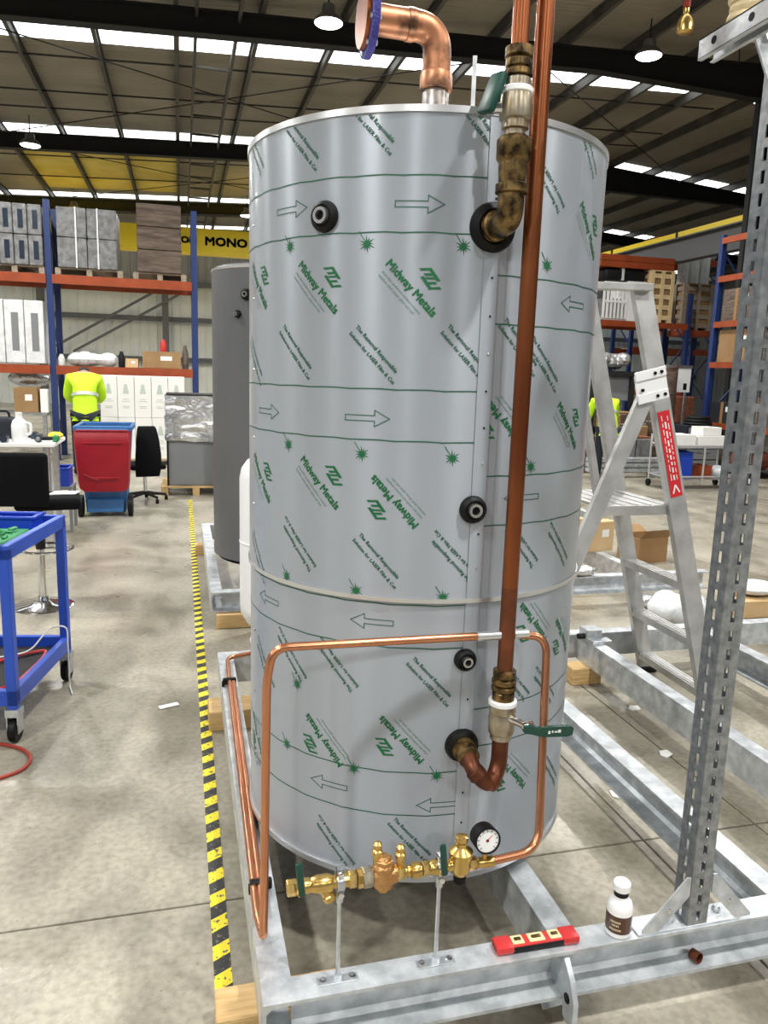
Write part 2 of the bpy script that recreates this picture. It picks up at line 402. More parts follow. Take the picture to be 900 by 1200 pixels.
# end wall of ribbed white sheeting with girts, columns and diagonal braces
def ribbed(x0, x1, y, z0, z1, pitch=.35):
    m = MB(); k = 0; x = x0; pts = []
    while x < x1:
        pts += [(x, 0), (x + pitch * .72, 0), (x + pitch * .78, .035), (x + pitch * .94, .035)]; x += pitch
    pts.append((x1, 0))
    vs = []; fs = []
    for (xx, d) in pts: vs += [(xx, y - d, z0), (xx, y - d, z1)]
    for i in range(len(pts) - 1): fs.append([2 * i, 2 * i + 2, 2 * i + 3, 2 * i + 1])
    return m.add(vs, fs)
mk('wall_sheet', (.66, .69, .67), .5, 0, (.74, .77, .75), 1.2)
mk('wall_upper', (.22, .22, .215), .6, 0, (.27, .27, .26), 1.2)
wf = ribbed(-16, 26, 35.2, 0, 5.15).build('wall_far', 'wall_sheet', smooth=False); tag(wf, 'far end wall of ribbed pale sheeting with girts and braces', 'wall', kind='structure')
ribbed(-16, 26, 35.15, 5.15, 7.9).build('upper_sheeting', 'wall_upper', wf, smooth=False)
for z in (1.9, 3.6, 5.1): MB().bx(-16, 26, 34.85, 35.08, z, z + .2).build('girt', 'column_grey', wf, smooth=False)
for x in (-11.5, -5.5, -.6, 6.2, 13): MB().bx(x - .13, x + .13, 34.45, 34.85, 0, 7.2).build('column', 'column_grey', wf, smooth=False)
for x0, x1 in ((-5.3, -.8), (-4.3, .3)): MB().beam((x0, 34.4, 2.2), (x1, 34.4, 4.9), .1, .1).build('brace', 'column_grey', wf, smooth=False)
wl = ribbed(-8, 36, 0, 0, 6.6); wl.v = [Vector((-16 - p.y, p.x, p.z)) for p in wl.v]
wl = wl.build('wall_left', 'wall_sheet', smooth=False); tag(wl, 'side wall of ribbed pale sheeting beyond the pallet racks', 'wall', kind='structure')
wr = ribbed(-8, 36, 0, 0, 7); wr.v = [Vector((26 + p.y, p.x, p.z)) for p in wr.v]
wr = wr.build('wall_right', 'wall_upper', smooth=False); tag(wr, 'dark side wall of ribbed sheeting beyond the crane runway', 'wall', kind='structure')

# ================================================================ building equipment
# steel column and crane runway
for Yc in (13.3, 20.6, 6.0, 27.8):
    if Yc == 6.0: continue
    m = MB()
    for dx in (-.14, .12): m.bx(10.85 + dx, 10.85 + dx + .02, Yc - .14, Yc + .14, 0, roofz(10.85) - .5)
    m.bx(10.71, 10.99, Yc - .012, Yc + .012, 0, roofz(10.85) - .5)
    t = solo(m, 'steel_column', 'roof_dark', {13.3: 'dark steel roof column under the haunched rafter by the crane runway', 20.6: 'dark steel roof column behind the timber crates', 27.8: 'dark steel roof column near the far end wall'}[Yc], 'column', (10.85, Yc, 0), smooth=False)
cr = thing('crane_runway', 'grey crane runway girder with a yellow top rail above the right-hand racks', 'crane runway', (11.3, 16, 4.6))
g = MB(); g.bx(11.17, 11.43, 4, 30, 4.97, 5.0); g.bx(11.28, 11.32, 4, 30, 4.48, 4.97); g.bx(11.17, 11.43, 4, 30, 4.45, 4.48); g.build('girder', 'column_grey', cr, smooth=False)
MB().bx(11.20, 11.40, 4, 30, 5.0, 5.12).build('rail', 'sign_yellow', cr, 'bright yellow rail', smooth=False)
for k in range(9): MB().bx(11.18, 11.42, 5 + 2.8 * k, 5.06 + 2.8 * k, 5.0, 5.14).build('rail_clip', 'roof_dark', cr, smooth=False)
for Yc in (13.3, 20.6, 27.8): MB().bx(10.95, 11.4, Yc - .1, Yc + .1, 4.25, 4.47).build('corbel', 'roof_dark', cr, smooth=False)
# overhead crane bridge with lettering
cb = thing('overhead_crane', 'bright yellow overhead crane bridge with black lettering', 'crane', (1, 25, 5.1))
MB().bx(-9, 11.15, 25, 25.6, 5.14, 5.88, .02).build('girder', 'sign_yellow', cb)
for wd_, w_, x_ in (('MONO', 1.25, 1.42), ('ON', .45, .30)):
    m = MB(); [flat_text(m, wd_, w_, (x_ + dx_, 24.985, 5.50 + dz_), (1, 0, 0), (0, 0, 1), 0., .85) for dx_ in (-.014, .014) for dz_ in (-.014, .014)]; m.build('lettering', 'sign_black', cb, 'black capital lettering', smooth=False)
for x in (-8.9, 11.3): MB().bx(x - .12, x + .12, 24.2, 26.4, 5.145, 5.45, .02).build('end_carriage', 'sign_yellow', cb)
for x in (-8.9,): MB().bx(x - .1, x + .1, 14, 34, 4.75, 5.13).build('runway_beam', 'column_grey', cb, smooth=False)
for x in (-8.9,):
    for y in (20.6, 27.8): MB().bx(x - .12, x + .12, y - .12, y + .12, 0, 4.75).build('post', 'column_grey', cb, smooth=False)

# high-bay lamps
def lamp(x, y, label, z=None):
    zc = roofz(x) - .2; z = z or zc - .62
    t = thing('high_bay_lamp', label, 'lamp', (x, y, z), 'high bay lamps under the roof')
    MB().cyl((x, y, z + .22), (x, y, zc), .012, n=6).build('hanger', 'roof_dark', t)
    MB().lathe((x, y, z), (0, 0, 1), [(.215, .0), (.22, .012), (.20, .05), (.14, .10), (.10, .12), (.10, .20), (.085, .24), (.0, .245)][::1], 20).build('housing', 'lamp_body', t)
    MB().lathe((x, y, z - .012), (0, 0, 1), [(.19, 0), (.205, .012)], 20).build('diffuser', 'lamp_glow', t, 'glowing white diffuser')
    L = bpy.data.lights.new('high_bay_light', 'AREA'); L.shape = 'DISK'; L.size = .40; L.energy = LAMP_W; L.color = (1, .985, .95); L.spread = math.radians(165)
    lo = bpy.data.objects.new('high_bay_light', L); COL.objects.link(lo); lo.parent = t; lo.location = (0, 0, -.03)
for xi, x in enumerate((-8.4, -3.1, 2.16, 7.44)):
    for y in (-6.4, -.3, 5.85, 12.0, 19.2, 26.4):
        if (x, y) in ((2.16, 12.0), (7.44, 12.0)): lab = {2.16: 'round high bay lamp glowing above the blue-flanged copper pipe', 7.44: 'round high bay lamp glowing beside the hanging brass hook block'}[x]
        elif (x, y) == (-3.1, 19.2): lab = 'round high bay lamp glowing above the wrapped loads on the left pallet rack'
        elif (x, y) == (7.44, 19.2): lab = 'round high bay lamp glowing under the far rafter beyond the ladder'
        else: lab = 'round high bay lamp glowing under the foil-lined roof among purlins'
        lamp(x, y, lab, {2.16: 6.68, 7.44: 6.90}[x] if (x, y) in ((2.16, 12.0), (7.44, 12.0)) else None)

# ================================================================ SKID FRAMES (galvanised channel)
def channel(p0, p1, open_dir, z0=.10, z1=.24, w=.075, tw=.008, tf=.012):
    """rolled channel lying along p0-p1 (plan), toes towards open_dir; the plan line is its web side"""
    p0, p1 = Vector((*p0, 0)), Vector((*p1, 0)); d = (p1 - p0).normalized(); o = Vector((*open_dir, 0)); h = z1 - z0
    prof = [(0, 0), (w, 0), (w, tf * .8), (tw + .012, tf + .002), (tw, tf + .014), (tw, h - tf - .014), (tw + .012, h - tf - .002), (w, h - tf * .8), (w, h), (0, h)]
    n = len(prof); vs = []
    for p in (p0, p1): vs += [p + o * a + Vector((0, 0, z0 + b)) for a, b in prof]
    fs = [[i, (i + 1) % n, n + (i + 1) % n, n + i] for i in range(n)]
    caps = [[0, 1, 2, 3], [0, 3, 4], [0, 4, 5, 9], [5, 6, 9], [6, 7, 8, 9]]
    fs += caps + [[n + i for i in c] for c in caps]
    bm = bmesh.new(); vv = [bm.verts.new(v) for v in vs]
    for f in fs: bm.faces.new([vv[i] for i in f])
    bmesh.ops.recalc_face_normals(bm, faces=bm.faces[:]); bm.verts.index_update()
    m = MB().add([v.co.copy() for v in bm.verts], [[v.index for v in f.verts] for f in bm.faces]); bm.free(); return m
sk = thing('skid_frame', 'galvanised channel skid frame carrying the film-wrapped tank', 'steel frame', (.16, 1.545, .1))
channel((.235, 1.62), (3.85, 1.62), (0, -1)).build('front_beam', 'galv', sk)
channel((.16, 1.545), (.16, 3.86), (1, 0)).build('side_beam', 'galv', sk)
channel((.925, 1.622), (.925, 3.78), (1, 0)).build('cross_beam', 'galv', sk)
channel((1.70, 1.622), (1.70, 3.78), (-1, 0)).build('cross_beam', 'galv', sk)
channel((2.20, 1.622), (2.20, 3.80), (1, 0)).build('cross_beam', 'galv', sk)
channel((3.07, 1.622), (3.07, 3.78), (-1, 0)).build('cross_beam', 'galv', sk)
channel((.235, 3.785), (3.85, 3.785), (0, 1)).build('rear_beam', 'galv', sk)
channel((3.93, 1.545), (3.93, 3.86), (-1, 0)).build('side_beam', 'galv', sk)
# lifting lug welded on the front beam
lug = MB().prism([(0, .0), (.0, .105), (.02, .118), (.062, .108), (.10, .07), (.125, .02), (.125, -.045), (.105, -.06), (.075, -.05), (.07, 0)], (.945, 1.612, .112), (0, -1, 0), (0, 0, 1), .014)
lg = lug.build('lifting_lug', 'galv', sk)
MB().lathe((.953, 1.520, .125), (1, 0, 0), [(.013, -.018), (.013, .003)], 14).build('lug_hole', 'rubber', lg)
# timber packers under the frame
def packer(x0, x1, y0, y1, z1, label):
    m = MB().bx(x0, x1, y0, y1, 0, z1, .004); return solo(m, 'timber_block', 'timber', label, 'timber block')
packer(.058, .40, 1.675, 1.785, .098, 'pale timber block under the front corner of the skid by the hazard tape')
packer(.10, .33, 3.45, 3.62, .098, 'timber block under the side beam of the skid beneath the copper pipes')
packer(2.10, 2.28, 3.62, 3.74, .098, 'dark timber block under the rear end of the cross beam')
packer(3.05, 3.25, 3.70, 3.85, .098, 'timber block under the skid beam next to the carton of fittings')
packer(2.95, 3.15, 1.55, 1.68, .098, 'timber block under the front beam past the slotted post')

sk2 = thing('skid_frame', 'galvanised channel skid frame carrying the dark grey tank', 'steel frame', (.165, 4.96, .1))
channel((.24, 5.035), (4.0, 5.035), (0, -1)).build('front_beam', 'galv', sk2)
channel((.165, 4.96), (.165, 7.3), (1, 0)).build('side_beam', 'galv', sk2)
channel((1.10, 5.037), (1.10, 7.22), (1, 0)).build('cross_beam', 'galv', sk2)
channel((2.45, 5.037), (2.45, 7.22), (1, 0)).build('cross_beam', 'galv', sk2)
channel((3.42, 5.037), (3.42, 7.22), (1, 0)).build('cross_beam', 'galv', sk2)
channel((.24, 7.225), (4.0, 7.225), (0, 1)).build('rear_beam', 'galv', sk2)
packer(.20, .52, 4.92, 5.02, .098, 'timber block under the corner of the dark tank skid')
packer(2.9, 3.3, 5.3, 5.42, .098, 'timber block under the middle of the dark tank skid')
packer(.10, .26, 7.0, 7.12, .098, 'timber block under the rear of the dark tank skid')

# ================================================================ MAIN TANK
TC = Vector((.736, 2.368, 0)); TR = .534; TB = .28; TT = 2.325; LAP = 1.128
def cyl_hit(x, y, c=TC, R=TR):
    d = ray(x, y); cc = np.array([c.x, c.y]); a = d[:2] @ d[:2]; b = -2 * (d[:2] @ cc); e = cc @ cc - R * R
    disc = max(b * b - 4 * a * e, 0); t = (-b - math.sqrt(disc)) / (2 * a); p = CPOS + d * t
    return math.atan2(p[0] - c.x, -(p[1] - c.y)), p[2]
def on_tank(a, r, z): return Vector((TC.x + r * math.sin(a), TC.y - r * math.cos(a), z))
tank = thing('water_tank', 'tall silver hot water tank wrapped in green printed protective film', 'water tank', (TC.x, TC.y, .24))
def sheet(r, z0, z1, a0=0, a1=2 * math.pi, n=128, th=.003):
    m = MB(); k = n; vs = []; fs = []
    for i in range(k + 1):
        a = a0 + (a1 - a0) * i / k
        for rr, z in ((r, z0), (r, z1), (r - th, z1), (r - th, z0)): vs.append(on_tank(a, rr, z))
    for i in range(k):
        for j in range(4): fs.append([4 * i + j, 4 * i + 4 + j, 4 * i + 4 + (j + 1) % 4, 4 * i + (j + 1) % 4])
    return m.add(vs, fs)
up_ = sheet(TR, LAP - .02, TT); up_.build('upper_cladding', 'film', tank)
sheet(TR - .0035, TB, LAP + .0).build('lower_cladding', 'film', tank)
# raised overlap strips of the vertical seam
sheet(TR + .0025, LAP - .02, TT - .004, math.radians(-1.0), math.radians(3.2), 6).build('seam_strip', 'film', tank)
sheet(TR - .001, TB + .004, LAP - .02, math.radians(-1.0), math.radians(3.2), 6).build('seam_strip', 'film', tank)
sheet(TR + .004, LAP - .026, LAP - .014).build('lap_bead', 'edge_steel', tank)
sheet(TR + .004, TT - .012, TT + .004, th=.010).build('top_rim', 'edge_steel', tank)
sheet(TR + .002, TB - .005, TB + .012, th=.010).build('bottom_rim', 'edge_steel', tank)
MB().lathe((TC.x, TC.y, TT - .03), (0, 0, 1), [(TR - .006, 0), (TR - .006, .022), (.35, .026), (0, .03)], 64).build('lid', 'edge_steel', tank)
MB().lathe((TC.x, TC.y, .24), (0, 0, 1), [(.47, 0), (.50, .02), (.50, .06), (TR - .01, .06), (TR - .01, .10)], 64).build('base', 'rubber', tank, 'black insulated base')
# rivets along the seam
for k in range(22):
    z = .36 + k * .093
    if z > TT - .03: break
    MB().sph(on_tank(math.radians(1.6 if z > LAP else 1.2), TR + (.0028 if z > LAP else -.001), z), .0030, 8, 5).build('rivet', 'rubber' if k % 3 else 'steel', tank)
for k in range(9):                     # left flank rivets
    MB().sph(on_tank(math.radians(-82), TR, .5 + .2 * k), .004, 8, 5).build('rivet', 'steel', tank)
def port(px, py, r, rin=.022, az=None, z=None, proud=.03):
    a, zz = cyl_hit(px, py); a = az if az is not None else a; zz = z if z is not None else zz
    d = Vector((math.sin(a), -math.cos(a), 0)); p = on_tank(a, TR - .012, zz)
    g = MB().lathe(p, d, [(r, 0), (r, .014), (r * .93, .024), (r * .72, .030), (r * .60, .026), (rin, .026)], 36).build('grommet', 'rubber', tank, 'black rubber grommet')
    MB().lathe(p, d, [(rin, .0), (rin, proud + .008), (rin * .62, proud + .008), (rin * .62, .006), (0, .006)], 24).build('socket', 'steel', g)
    return a, zz, d
port(381, 254, .039, .020)
port(554, 597, .037, .018)
port(545, 773, .031, .014)
a2, z2, d2 = port(580, 267, .060, .026, 0.02)
a5, z5, d5 = port(541, 873, .048, .026, 0.)
solo(MB().prism([(-.018, 0), (-.018, .235), (-.012, .262), (.006, .268), (.018, .25), (.018, 0)], (.815, 2.20, TT - .005), (.35, .94, 0), (0, 0, 1), .012), 'lifting_lug', 'galv', 'flat galvanised lifting lug standing on top of the film-wrapped tank', 'lifting lug')

# ---- printed film: each mark is a thin print on the cladding
def wrapped(name, v2, f2, rot, mat, scale=1., R=TR + .0009):
    ca, sa = math.cos(rot), math.sin(rot); vs = []
    for x, y in v2:
        s, z = (x * ca - y * sa) * scale, (x * sa + y * ca) * scale; a = s / R
        vs.append((R * math.sin(a), -R * math.cos(a), z))
    me = bpy.data.meshes.new(name); me.from_pydata(vs, [], f2); me.materials.append(M[mat]); return me
def merge2d(*parts):
    v, f = [], []
    for (pv, pf), (dx, dy) in parts:
        n = len(v); v += [(x + dx, y + dy) for x, y in pv]; f += [[i + n for i in q] for q in pf]
    return v, f
tA = text2d('Midway Metals', .172)
tA1 = text2d("Australia's preferred stainless company", .140); tA2 = text2d('stainless steel sheet, plate and coil', .128)
tB1 = text2d('The Removal Responsible', .155); tB2 = text2d('Solution for LASER Film & Cut', .172)
def quad(*p): return (list(p), [list(range(len(p)))])
lg_half = [quad(*p) for p in (((-120, 102), (10, 107), (-3, 84), (-98, 78)), ((10, 107), (105, -18), (66, -22), (-18, 92)), ((-72, 52), (20, 56), (34, 32), (-52, 28)), ((-58, 14), (44, 16), (58, -6), (-38, -6)))]
lg_parts = lg_half + [([(-x, -y) for x, y in q[0]], q[1]) for q in lg_half[:3]]
LOGO = merge2d(*[(p, (0, 0)) for p in lg_parts]); LOGO = ([(x * .00024, y * .00024) for x, y in LOGO[0]], LOGO[1])
A_main = merge2d(*[(tA, (.0009 * i, .0009 * j)) for i in (-1, 1) for j in (-1, 1)]); A_logo = merge2d((LOGO, (.046, .024))); A_small = merge2d((tA1, (-.010, -.025)), (tA2, (-.016, -.037)))
B_all = merge2d(*[(t_, (x_ + .0005 * i, y_ + .0005 * i)) for t_, x_, y_ in ((tB1, 0., .012), (tB2, .008, -.012)) for i in (-1, 1)])
def arrow2d(L=.12, h=.026, t=.0022):
    out = [(-L / 2, -h * .27), (L * .17, -h * .27), (L * .17, -h * .8), (L / 2, 0), (L * .17, h * .8), (L * .17, h * .27), (-L / 2, h * .27)]
    v, f = [], []
    n = len(out)
    for i in range(n):
        a, b = Vector(out[i]), Vector(out[(i + 1) % n]); d = (b - a).normalized(); q = Vector((-d.y, d.x)) * t / 2; m = len(v)
        K = 8; a_, b_ = a - d * t / 2, b + d * t / 2
        for j in range(K + 1): c = a_.lerp(b_, j / K); v += [tuple(c - q), tuple(c + q)]
        for j in range(K): f.append([m + 2 * j, m + 2 * j + 2, m + 2 * j + 3, m + 2 * j + 1])
    return v, f
def star2d(r=.023, k=12):
    v, f = [], []
    for i in range(k):
        a = 2 * math.pi * i / k + .1; d = (math.cos(a), math.sin(a)); q = (-d[1] * .0030, d[0] * .0030); m = len(v); rr = r * (1 if i % 2 else .78)
        v += [(q[0], q[1]), (-q[0], -q[1]), (d[0] * rr, d[1] * rr)]; f.append([m, m + 1, m + 2])
    m = len(v); v += [(.006 * math.cos(2 * math.pi * j / 10), .006 * math.sin(2 * math.pi * j / 10)) for j in range(10)]; f.append(list(range(m, m + 10)))
    m = len(v); v += [(-.022, .030), (-.020, .031), (-.002, .004), (-.004, .003)]; f.append([m, m + 3, m + 2, m + 1])
    return v, f
R1 = math.radians(-46); R2 = math.radians(134)
ME = {'A': [wrapped('printed_name', *A_main, R1, 'print_green'), wrapped('printed_logo', *A_logo, 0, 'print_green'), wrapped('printed_line', *A_small, R1, 'print_pale')],
      'a': [wrapped('printed_name', *A_main, R2, 'print_green'), wrapped('printed_logo', *A_logo, math.pi, 'print_green'), wrapped('printed_line', *A_small, R2, 'print_pale')],
      'B': [wrapped('printed_text', *B_all, R1, 'print_dark')], 'b': [wrapped('printed_text', *B_all, R2, 'print_dark')],
      '>': [wrapped('printed_arrow', *arrow2d(), 0, 'print_dark')], '<': [wrapped('printed_arrow', *arrow2d(), math.pi, 'print_dark')],
      '*': [wrapped('printed_star', *star2d(), 0, 'print_green')]}
def mark(kind, px, py, dr=0.):
    a, z = cyl_hit(px, py)
    for me in ME[kind]:
        if z > TT - .14 or z < TB + .14:
            lo_, hi_ = TB + .014 - z, TT - .014 - z; vz_ = [v.co for v in me.vertices]
            keep = [list(p.vertices) for p in me.polygons if all(lo_ < vz_[i].z < hi_ for i in p.vertices)]
            if not keep: continue
            used = sorted({i for f in keep for i in f}); mp = {o: n for n, o in enumerate(used)}; nm = me.name.split('.')[0]; mt = me.materials[0]
            me = bpy.data.meshes.new(nm); me.from_pydata([tuple(vz_[i]) for i in used], [], [[mp[i] for i in f] for f in keep]); me.materials.append(mt)
        ob = link(me.name.split('.')[0], me, tank); ob.location = (0, 0, z - .24); ob.rotation_euler = (0, 0, a)
        if z < LAP - .02 : ob.scale = (1 - .0035 / TR, 1 - .0035 / TR, 1)
for k, pts in {
    '>': [(341, 246), (492, 239), (430, 490), (314, 482)],
    '<': [(435, 729), (313, 702), (384, 919), (513, 944), (672, 357), (612, 583), (303, 893)],
    '*': [(340, 289), (430, 286), (543, 289), (338, 521), (424, 532), (530, 537), (336, 675), (417, 692), (519, 700), (335, 872), (414, 901), (512, 910), (641, 311), (622, 547), (347, 802)],
    'A': [(372, 337), (482, 338), (303, 335), (374, 566), (306, 560), (666, 500), (690, 272)],
    'a': [(462, 588), (378, 868), (470, 868), (588, 492), (600, 905), (627, 730), (301, 865), (660, 745)],
    'B': [(437, 413), (545, 413), (345, 410), (299, 420), (440, 655), (433, 143), (560, 142), (352, 166), (637, 425), (503, 798), (608, 405), (480, 985), (302, 650), (680, 620)],
    'b': [(533, 655), (350, 640), (395, 782), (340, 770), (612, 640), (392, 990), (604, 800), (655, 640), (309, 780), (640, 805), (648, 905), (300, 180), (690, 175), (643, 215)]}.items():
    for p in pts: mark(k, *p)
# ruled green lines of the film, left sheet and right sheet
def ring(z, a0, a1, w=.0032):
    R = (TR if z > LAP - .02 else TR - .0035) + .0009; n = 40; vs = []; fs = []
    for i in range(n + 1):
        a = math.radians(a0 + (a1 - a0) * i / n); wob = .0012 * math.sin(i * 2.1)
        for dz in (-w / 2, w / 2): p = on_tank(a, R, z + dz + wob); vs.append(p)
    for i in range(n): fs.append([2 * i, 2 * i + 2, 2 * i + 3, 2 * i + 1])
    MB().add(vs, fs).build('printed_rule', 'print_dark', tank, smooth=False)
for z in (2.172, 2.040, 1.660, 1.530, 1.094, .974, .611, .481): ring(z, -178, -1)
for z in (1.948, 1.830, 1.443, 1.311, .792, .680): ring(z, 3.3, 178)

# ================================================================ PIPEWORK
def ribs(m, p, d, prof, n=24): return m.lathe(p, d, prof, n)
def hexnut(m, p, d, r, h, n=6): return m.lathe(p, d, [(r * .92, 0), (r, h * .12), (r, h * .88), (r * .92, h)], n)
UP = Vector((0, 0, 1))
# --- upper outlet: elbow, union, ball valve, copper tail
ox, oy = .7475, 1.734
uo = thing('pipe_assembly', 'tarnished brass elbow and valve rising from the upper tank outlet to a copper tail', 'pipe', (ox, oy, z2))
MB().lathe((ox, TC.y - TR + .002, z2), (0, -1, 0), [(.040, 0), (.040, .014), (.034, .018), (.037, .022), (.037, .032), (.030, .036)], 24).build('collar', 'brass_old', uo)
MB().tube(fillet([(ox, TC.y - TR - .03, z2), (ox, oy, z2), (ox, oy, z2 + .075)], .05, 8), .031, 20).build('elbow', 'brass_old', uo)
m = MB(); ribs(m, (ox, oy, z2 + .055), UP, [(.030, 0), (.038, .004), (.038, .022), (.031, .026), (.033, .05), (.033, .07), (.037, .075), (.040, .08), (.040, .118), (.035, .124), (.028, .128)]); m.build('union', 'brass_old', uo)
vz = z2 + .183
vb = MB().lathe((ox, oy, vz), UP, [(.024, 0), (.024, .012), (.031, .014), (.031, .03), (.037, .034), (.039, .055), (.036, .085), (.031, .088), (.031, .118), (.026, .122)], 24).build('valve_body', 'brass_nickel', uo)
MB().lathe((ox, oy, vz + .086), UP, [(.034, 0), (.037, .003), (.037, .012), (.034, .015)], 24).build('white_ring', 'white_paint', vb)
MB().lathe((ox - .03, oy, vz + .055), (-1, .3, 0), [(.012, 0), (.012, .022), (.015, .022), (.015, .034)], 14).build('stem', 'chrome', vb)
MB().box((ox - .058, oy + .004, vz + .085), (.020, .050, .092), Matrix.Rotation(.35, 3, 'Y') @ rotz(.3), .007, 2).build('handle', 'dark_green', vb, 'dark green lever')
m = MB(); ribs(m, (ox, oy, vz + .122), UP, [(.025, 0), (.033, .003), (.033, .014), (.026, .018), (.030, .022), (.030, .036), (.025, .04), (.032, .044), (.032, .062), (.022, .066)]); m.build('tail_nut', 'brass_old', uo)
MB().tube([(ox, oy, vz + .18), (ox, oy, 3.3)], .0195, 18).build('copper_tail', 'copper', uo)
# --- lower inlet and riser
RX, RY = .822, 1.770
lo = thing('riser_pipe', 'tall reddish copper riser pipe with ball valve curving from the lower tank inlet', 'pipe', (RX, RY, .62))
p5 = Vector((.736, TC.y - TR, z5))
MB().lathe(p5, (0, -1, -.12), [(.036, 0), (.036, .012), (.030, .014), (.034, .018), (.034, .030), (.028, .032), (.028, .050), (.030, .052), (.030, .06), (.024, .064)], 24).build('union', 'brass_old', lo)
path = fillet([p5 + Vector((0, -.055, -.008)), (.738, 1.738, .662), (.785, 1.738, .615), (RX, RY, .655), (RX, RY, .765)], [.035, .03, .03], 6)
MB().tube(path, .0225, 18).build('elbow', 'copper_old', lo)
for i in (5, 12): MB().lathe(path[i], path[i + 1] - path[i - 1], [(.0235, -.012), (.0255, -.010), (.0255, .010), (.0235, .012)], 18).build('solder_collar', 'copper_old', lo)
bz = .735
vb = MB().lathe((RX, RY, bz), UP, [(.026, 0), (.030, .002), (.030, .016), (.035, .02), (.037, .045), (.037, .06), (.033, .075), (.036, .078), (.036, .10), (.029, .103)], 24).build('valve_body', 'brass_nickel', lo)
MB().lathe((RX, RY, bz + .098), UP, [(.035, 0), (.0385, .003), (.0385, .013), (.035, .016)], 24).build('white_ring', 'white_paint', vb)
MB().lathe((RX + .010, RY - .025, bz + .070), (.45, -.9, .0), [(.012, 0), (.012, .056), (.017, .056), (.017, .070), (.010, .080)], 14).build('stem', 'chrome', vb)
hy = RY - .104; hd = MB().prism([(.004, .008), (.026, .012), (.036, .004), (.056, .006), (.128, .008), (.139, .002), (.137, -.016), (.124, -.021), (.056, -.020), (.038, -.016), (.026, -.012), (.004, -.008)], (RX + .012, hy, bz + .074), (1, -.06, -.03), (0, 0, 1), .012)
h_ = hd.build('handle', 'dark_green', vb, 'dark green lever with pale lettering', smooth=False)
m = MB()
for k, w in enumerate((.006, .004, .007, .008, .005, .006)): m.box((RX + .082 + .0095 * k, hy - .0120, bz + .0655 + .001 * (k % 2)), (w, .0008, .008 - .002 * (k % 3)), rotz(-.06))
m.build('lettering', 'white_label', h_, smooth=False)
m = MB(); ribs(m, (RX, RY, bz + .112), UP, [(.026, 0), (.030, .002), (.030, .022), (.027, .026), (.033, .030), (.033, .040), (.027, .044), (.033, .048), (.033, .058), (.027, .062), (.031, .068), (.031, .084), (.022, .088)]); m.build('tail_nut', 'brass_old', lo)
MB().tube([(RX, RY, bz + .17), (RX, RY, 1.16)], .0212, 18).build('scorched_pipe', 'copper_old', lo, 'heat-darkened copper')
MB().tube([(RX, RY, 1.16), (RX, RY, 3.3)], .0212, 18).build('pipe', 'copper', lo)
# --- small bore copper loop
lp = thing('copper_loop_pipe', 'small bore copper loop branching both ways from the riser and running along the skid beam', 'pipe', (.18, 1.74, .25))
Lz = ay(590, 744, RY).z
c1 = ay(331, 752, RY); leg = ay(316, 850, 1.765); ft = az_(308, 1102, .262)
bx_ = .183
left = [(RX - .015, RY, Lz), (c1.x + .02, RY, ay(360, 752, RY).z), (c1.x - .022, RY - .002, Lz), (ft.x, ft.y, .70), (ft.x, ft.y, .262), (ft.x - .004, ft.y + .20, .262), (.195, 3.42, .262), (.200, 3.70, .275), (.36, 3.72, .30)]
left = [(RX - .015, RY, Lz), (.205, RY, Lz + .004), (.190, RY - .005, .95), (ft.x + .002, ft.y + .005, .265), (ft.x - .006, ft.y + .10, .262), (.195, 3.45, .262), (.202, 3.72, .262), (.36, 3.74, .275)]
MB().tube(fillet(left, [.085, .03, .018, .03, .05, .05], 8), .0108, 14).build('pipe', 'copper_new', lp)
MB().tube([(RX - .085, RY, Lz), (RX - .02, RY, Lz)], .0125, 14).build('solder_joint', 'edge_steel', lp)
pr = [(RX + .015, RY, Lz), ay(628, 744, RY), ay(642, 772, 1.76), ay(634, 960, 1.64), ay(622, 1000, 1.60), (.735, 1.585, .506)]
pr = [(RX + .015, RY, Lz), tuple(ay(641, 746, RY)), tuple(ay(631, 996, 1.61)), (.735, 1.588, .503)]
MB().tube(fillet(pr, [.05, .06], 8), .0108, 14).build('pipe', 'copper_new', lp)
MB().tube([(RX + .02, RY, Lz), (RX + .06, RY, Lz)], .0125, 14).build('solder_joint', 'edge_steel', lp)
MB().tube([(ft.x + .012, ft.y + .12, .262), (.212, 3.40, .262)], .0108, 12).build('return_pipe', 'copper_new', lp)
for yy in (1.95, 3.42):
    m = MB(); m.box((.195, yy, .262), (.062, .022, .030), None, .004); m.bx(.160, .172, yy - .01, yy + .01, .24, .262); m.build('pipe_clip', 'rubber', lp, 'black rubber pipe clip')
# --- brass manifold on two rods
MY, MZ = 1.585, .510
mf = thing('brass_manifold', 'polished brass valve manifold with green levers standing on two zinc rods', 'manifold', (.47, MY, .24))
X = Vector((1, 0, 0))
m = MB(); hexnut(m, (.218, MY, MZ), X, .019, .024); m.lathe((.242, MY, MZ), X, [(.014, 0), (.018, .006), (.018, .03), (.014, .036)], 18); v1 = m.build('inlet_valve', 'brass', mf)
MB().lathe((.262, MY, MZ), X, [(.014, .01), (.017, .014), (.021, .03), (.021, .055), (.016, .066)], 18).build('strainer_body', 'brass', mf)
MB().lathe((.300, MY, MZ - .005), (.5, 0, -.86), [(.013, 0), (.013, .028), (.016, .03), (.016, .044), (.010, .048)], 14).build('strainer_cap', 'brass', mf)
def glever(x, parent):
    MB().cyl((x, MY - .012, MZ), (x, MY - .030, MZ), .006, n=10).build('stem', 'brass', parent)
    MB().box((x, MY - .034, MZ + .042), (.016, .008, .085), Matrix.Rotation(math.radians(-6), 3, 'Y'), .004, 2).build('lever', 'dark_green', parent, 'dark green lever')
glever(.245, v1)
m = MB(); hexnut(m, (.328, MY, MZ), X, .016, .05, 12); m.build('nipple', 'brass', mf)
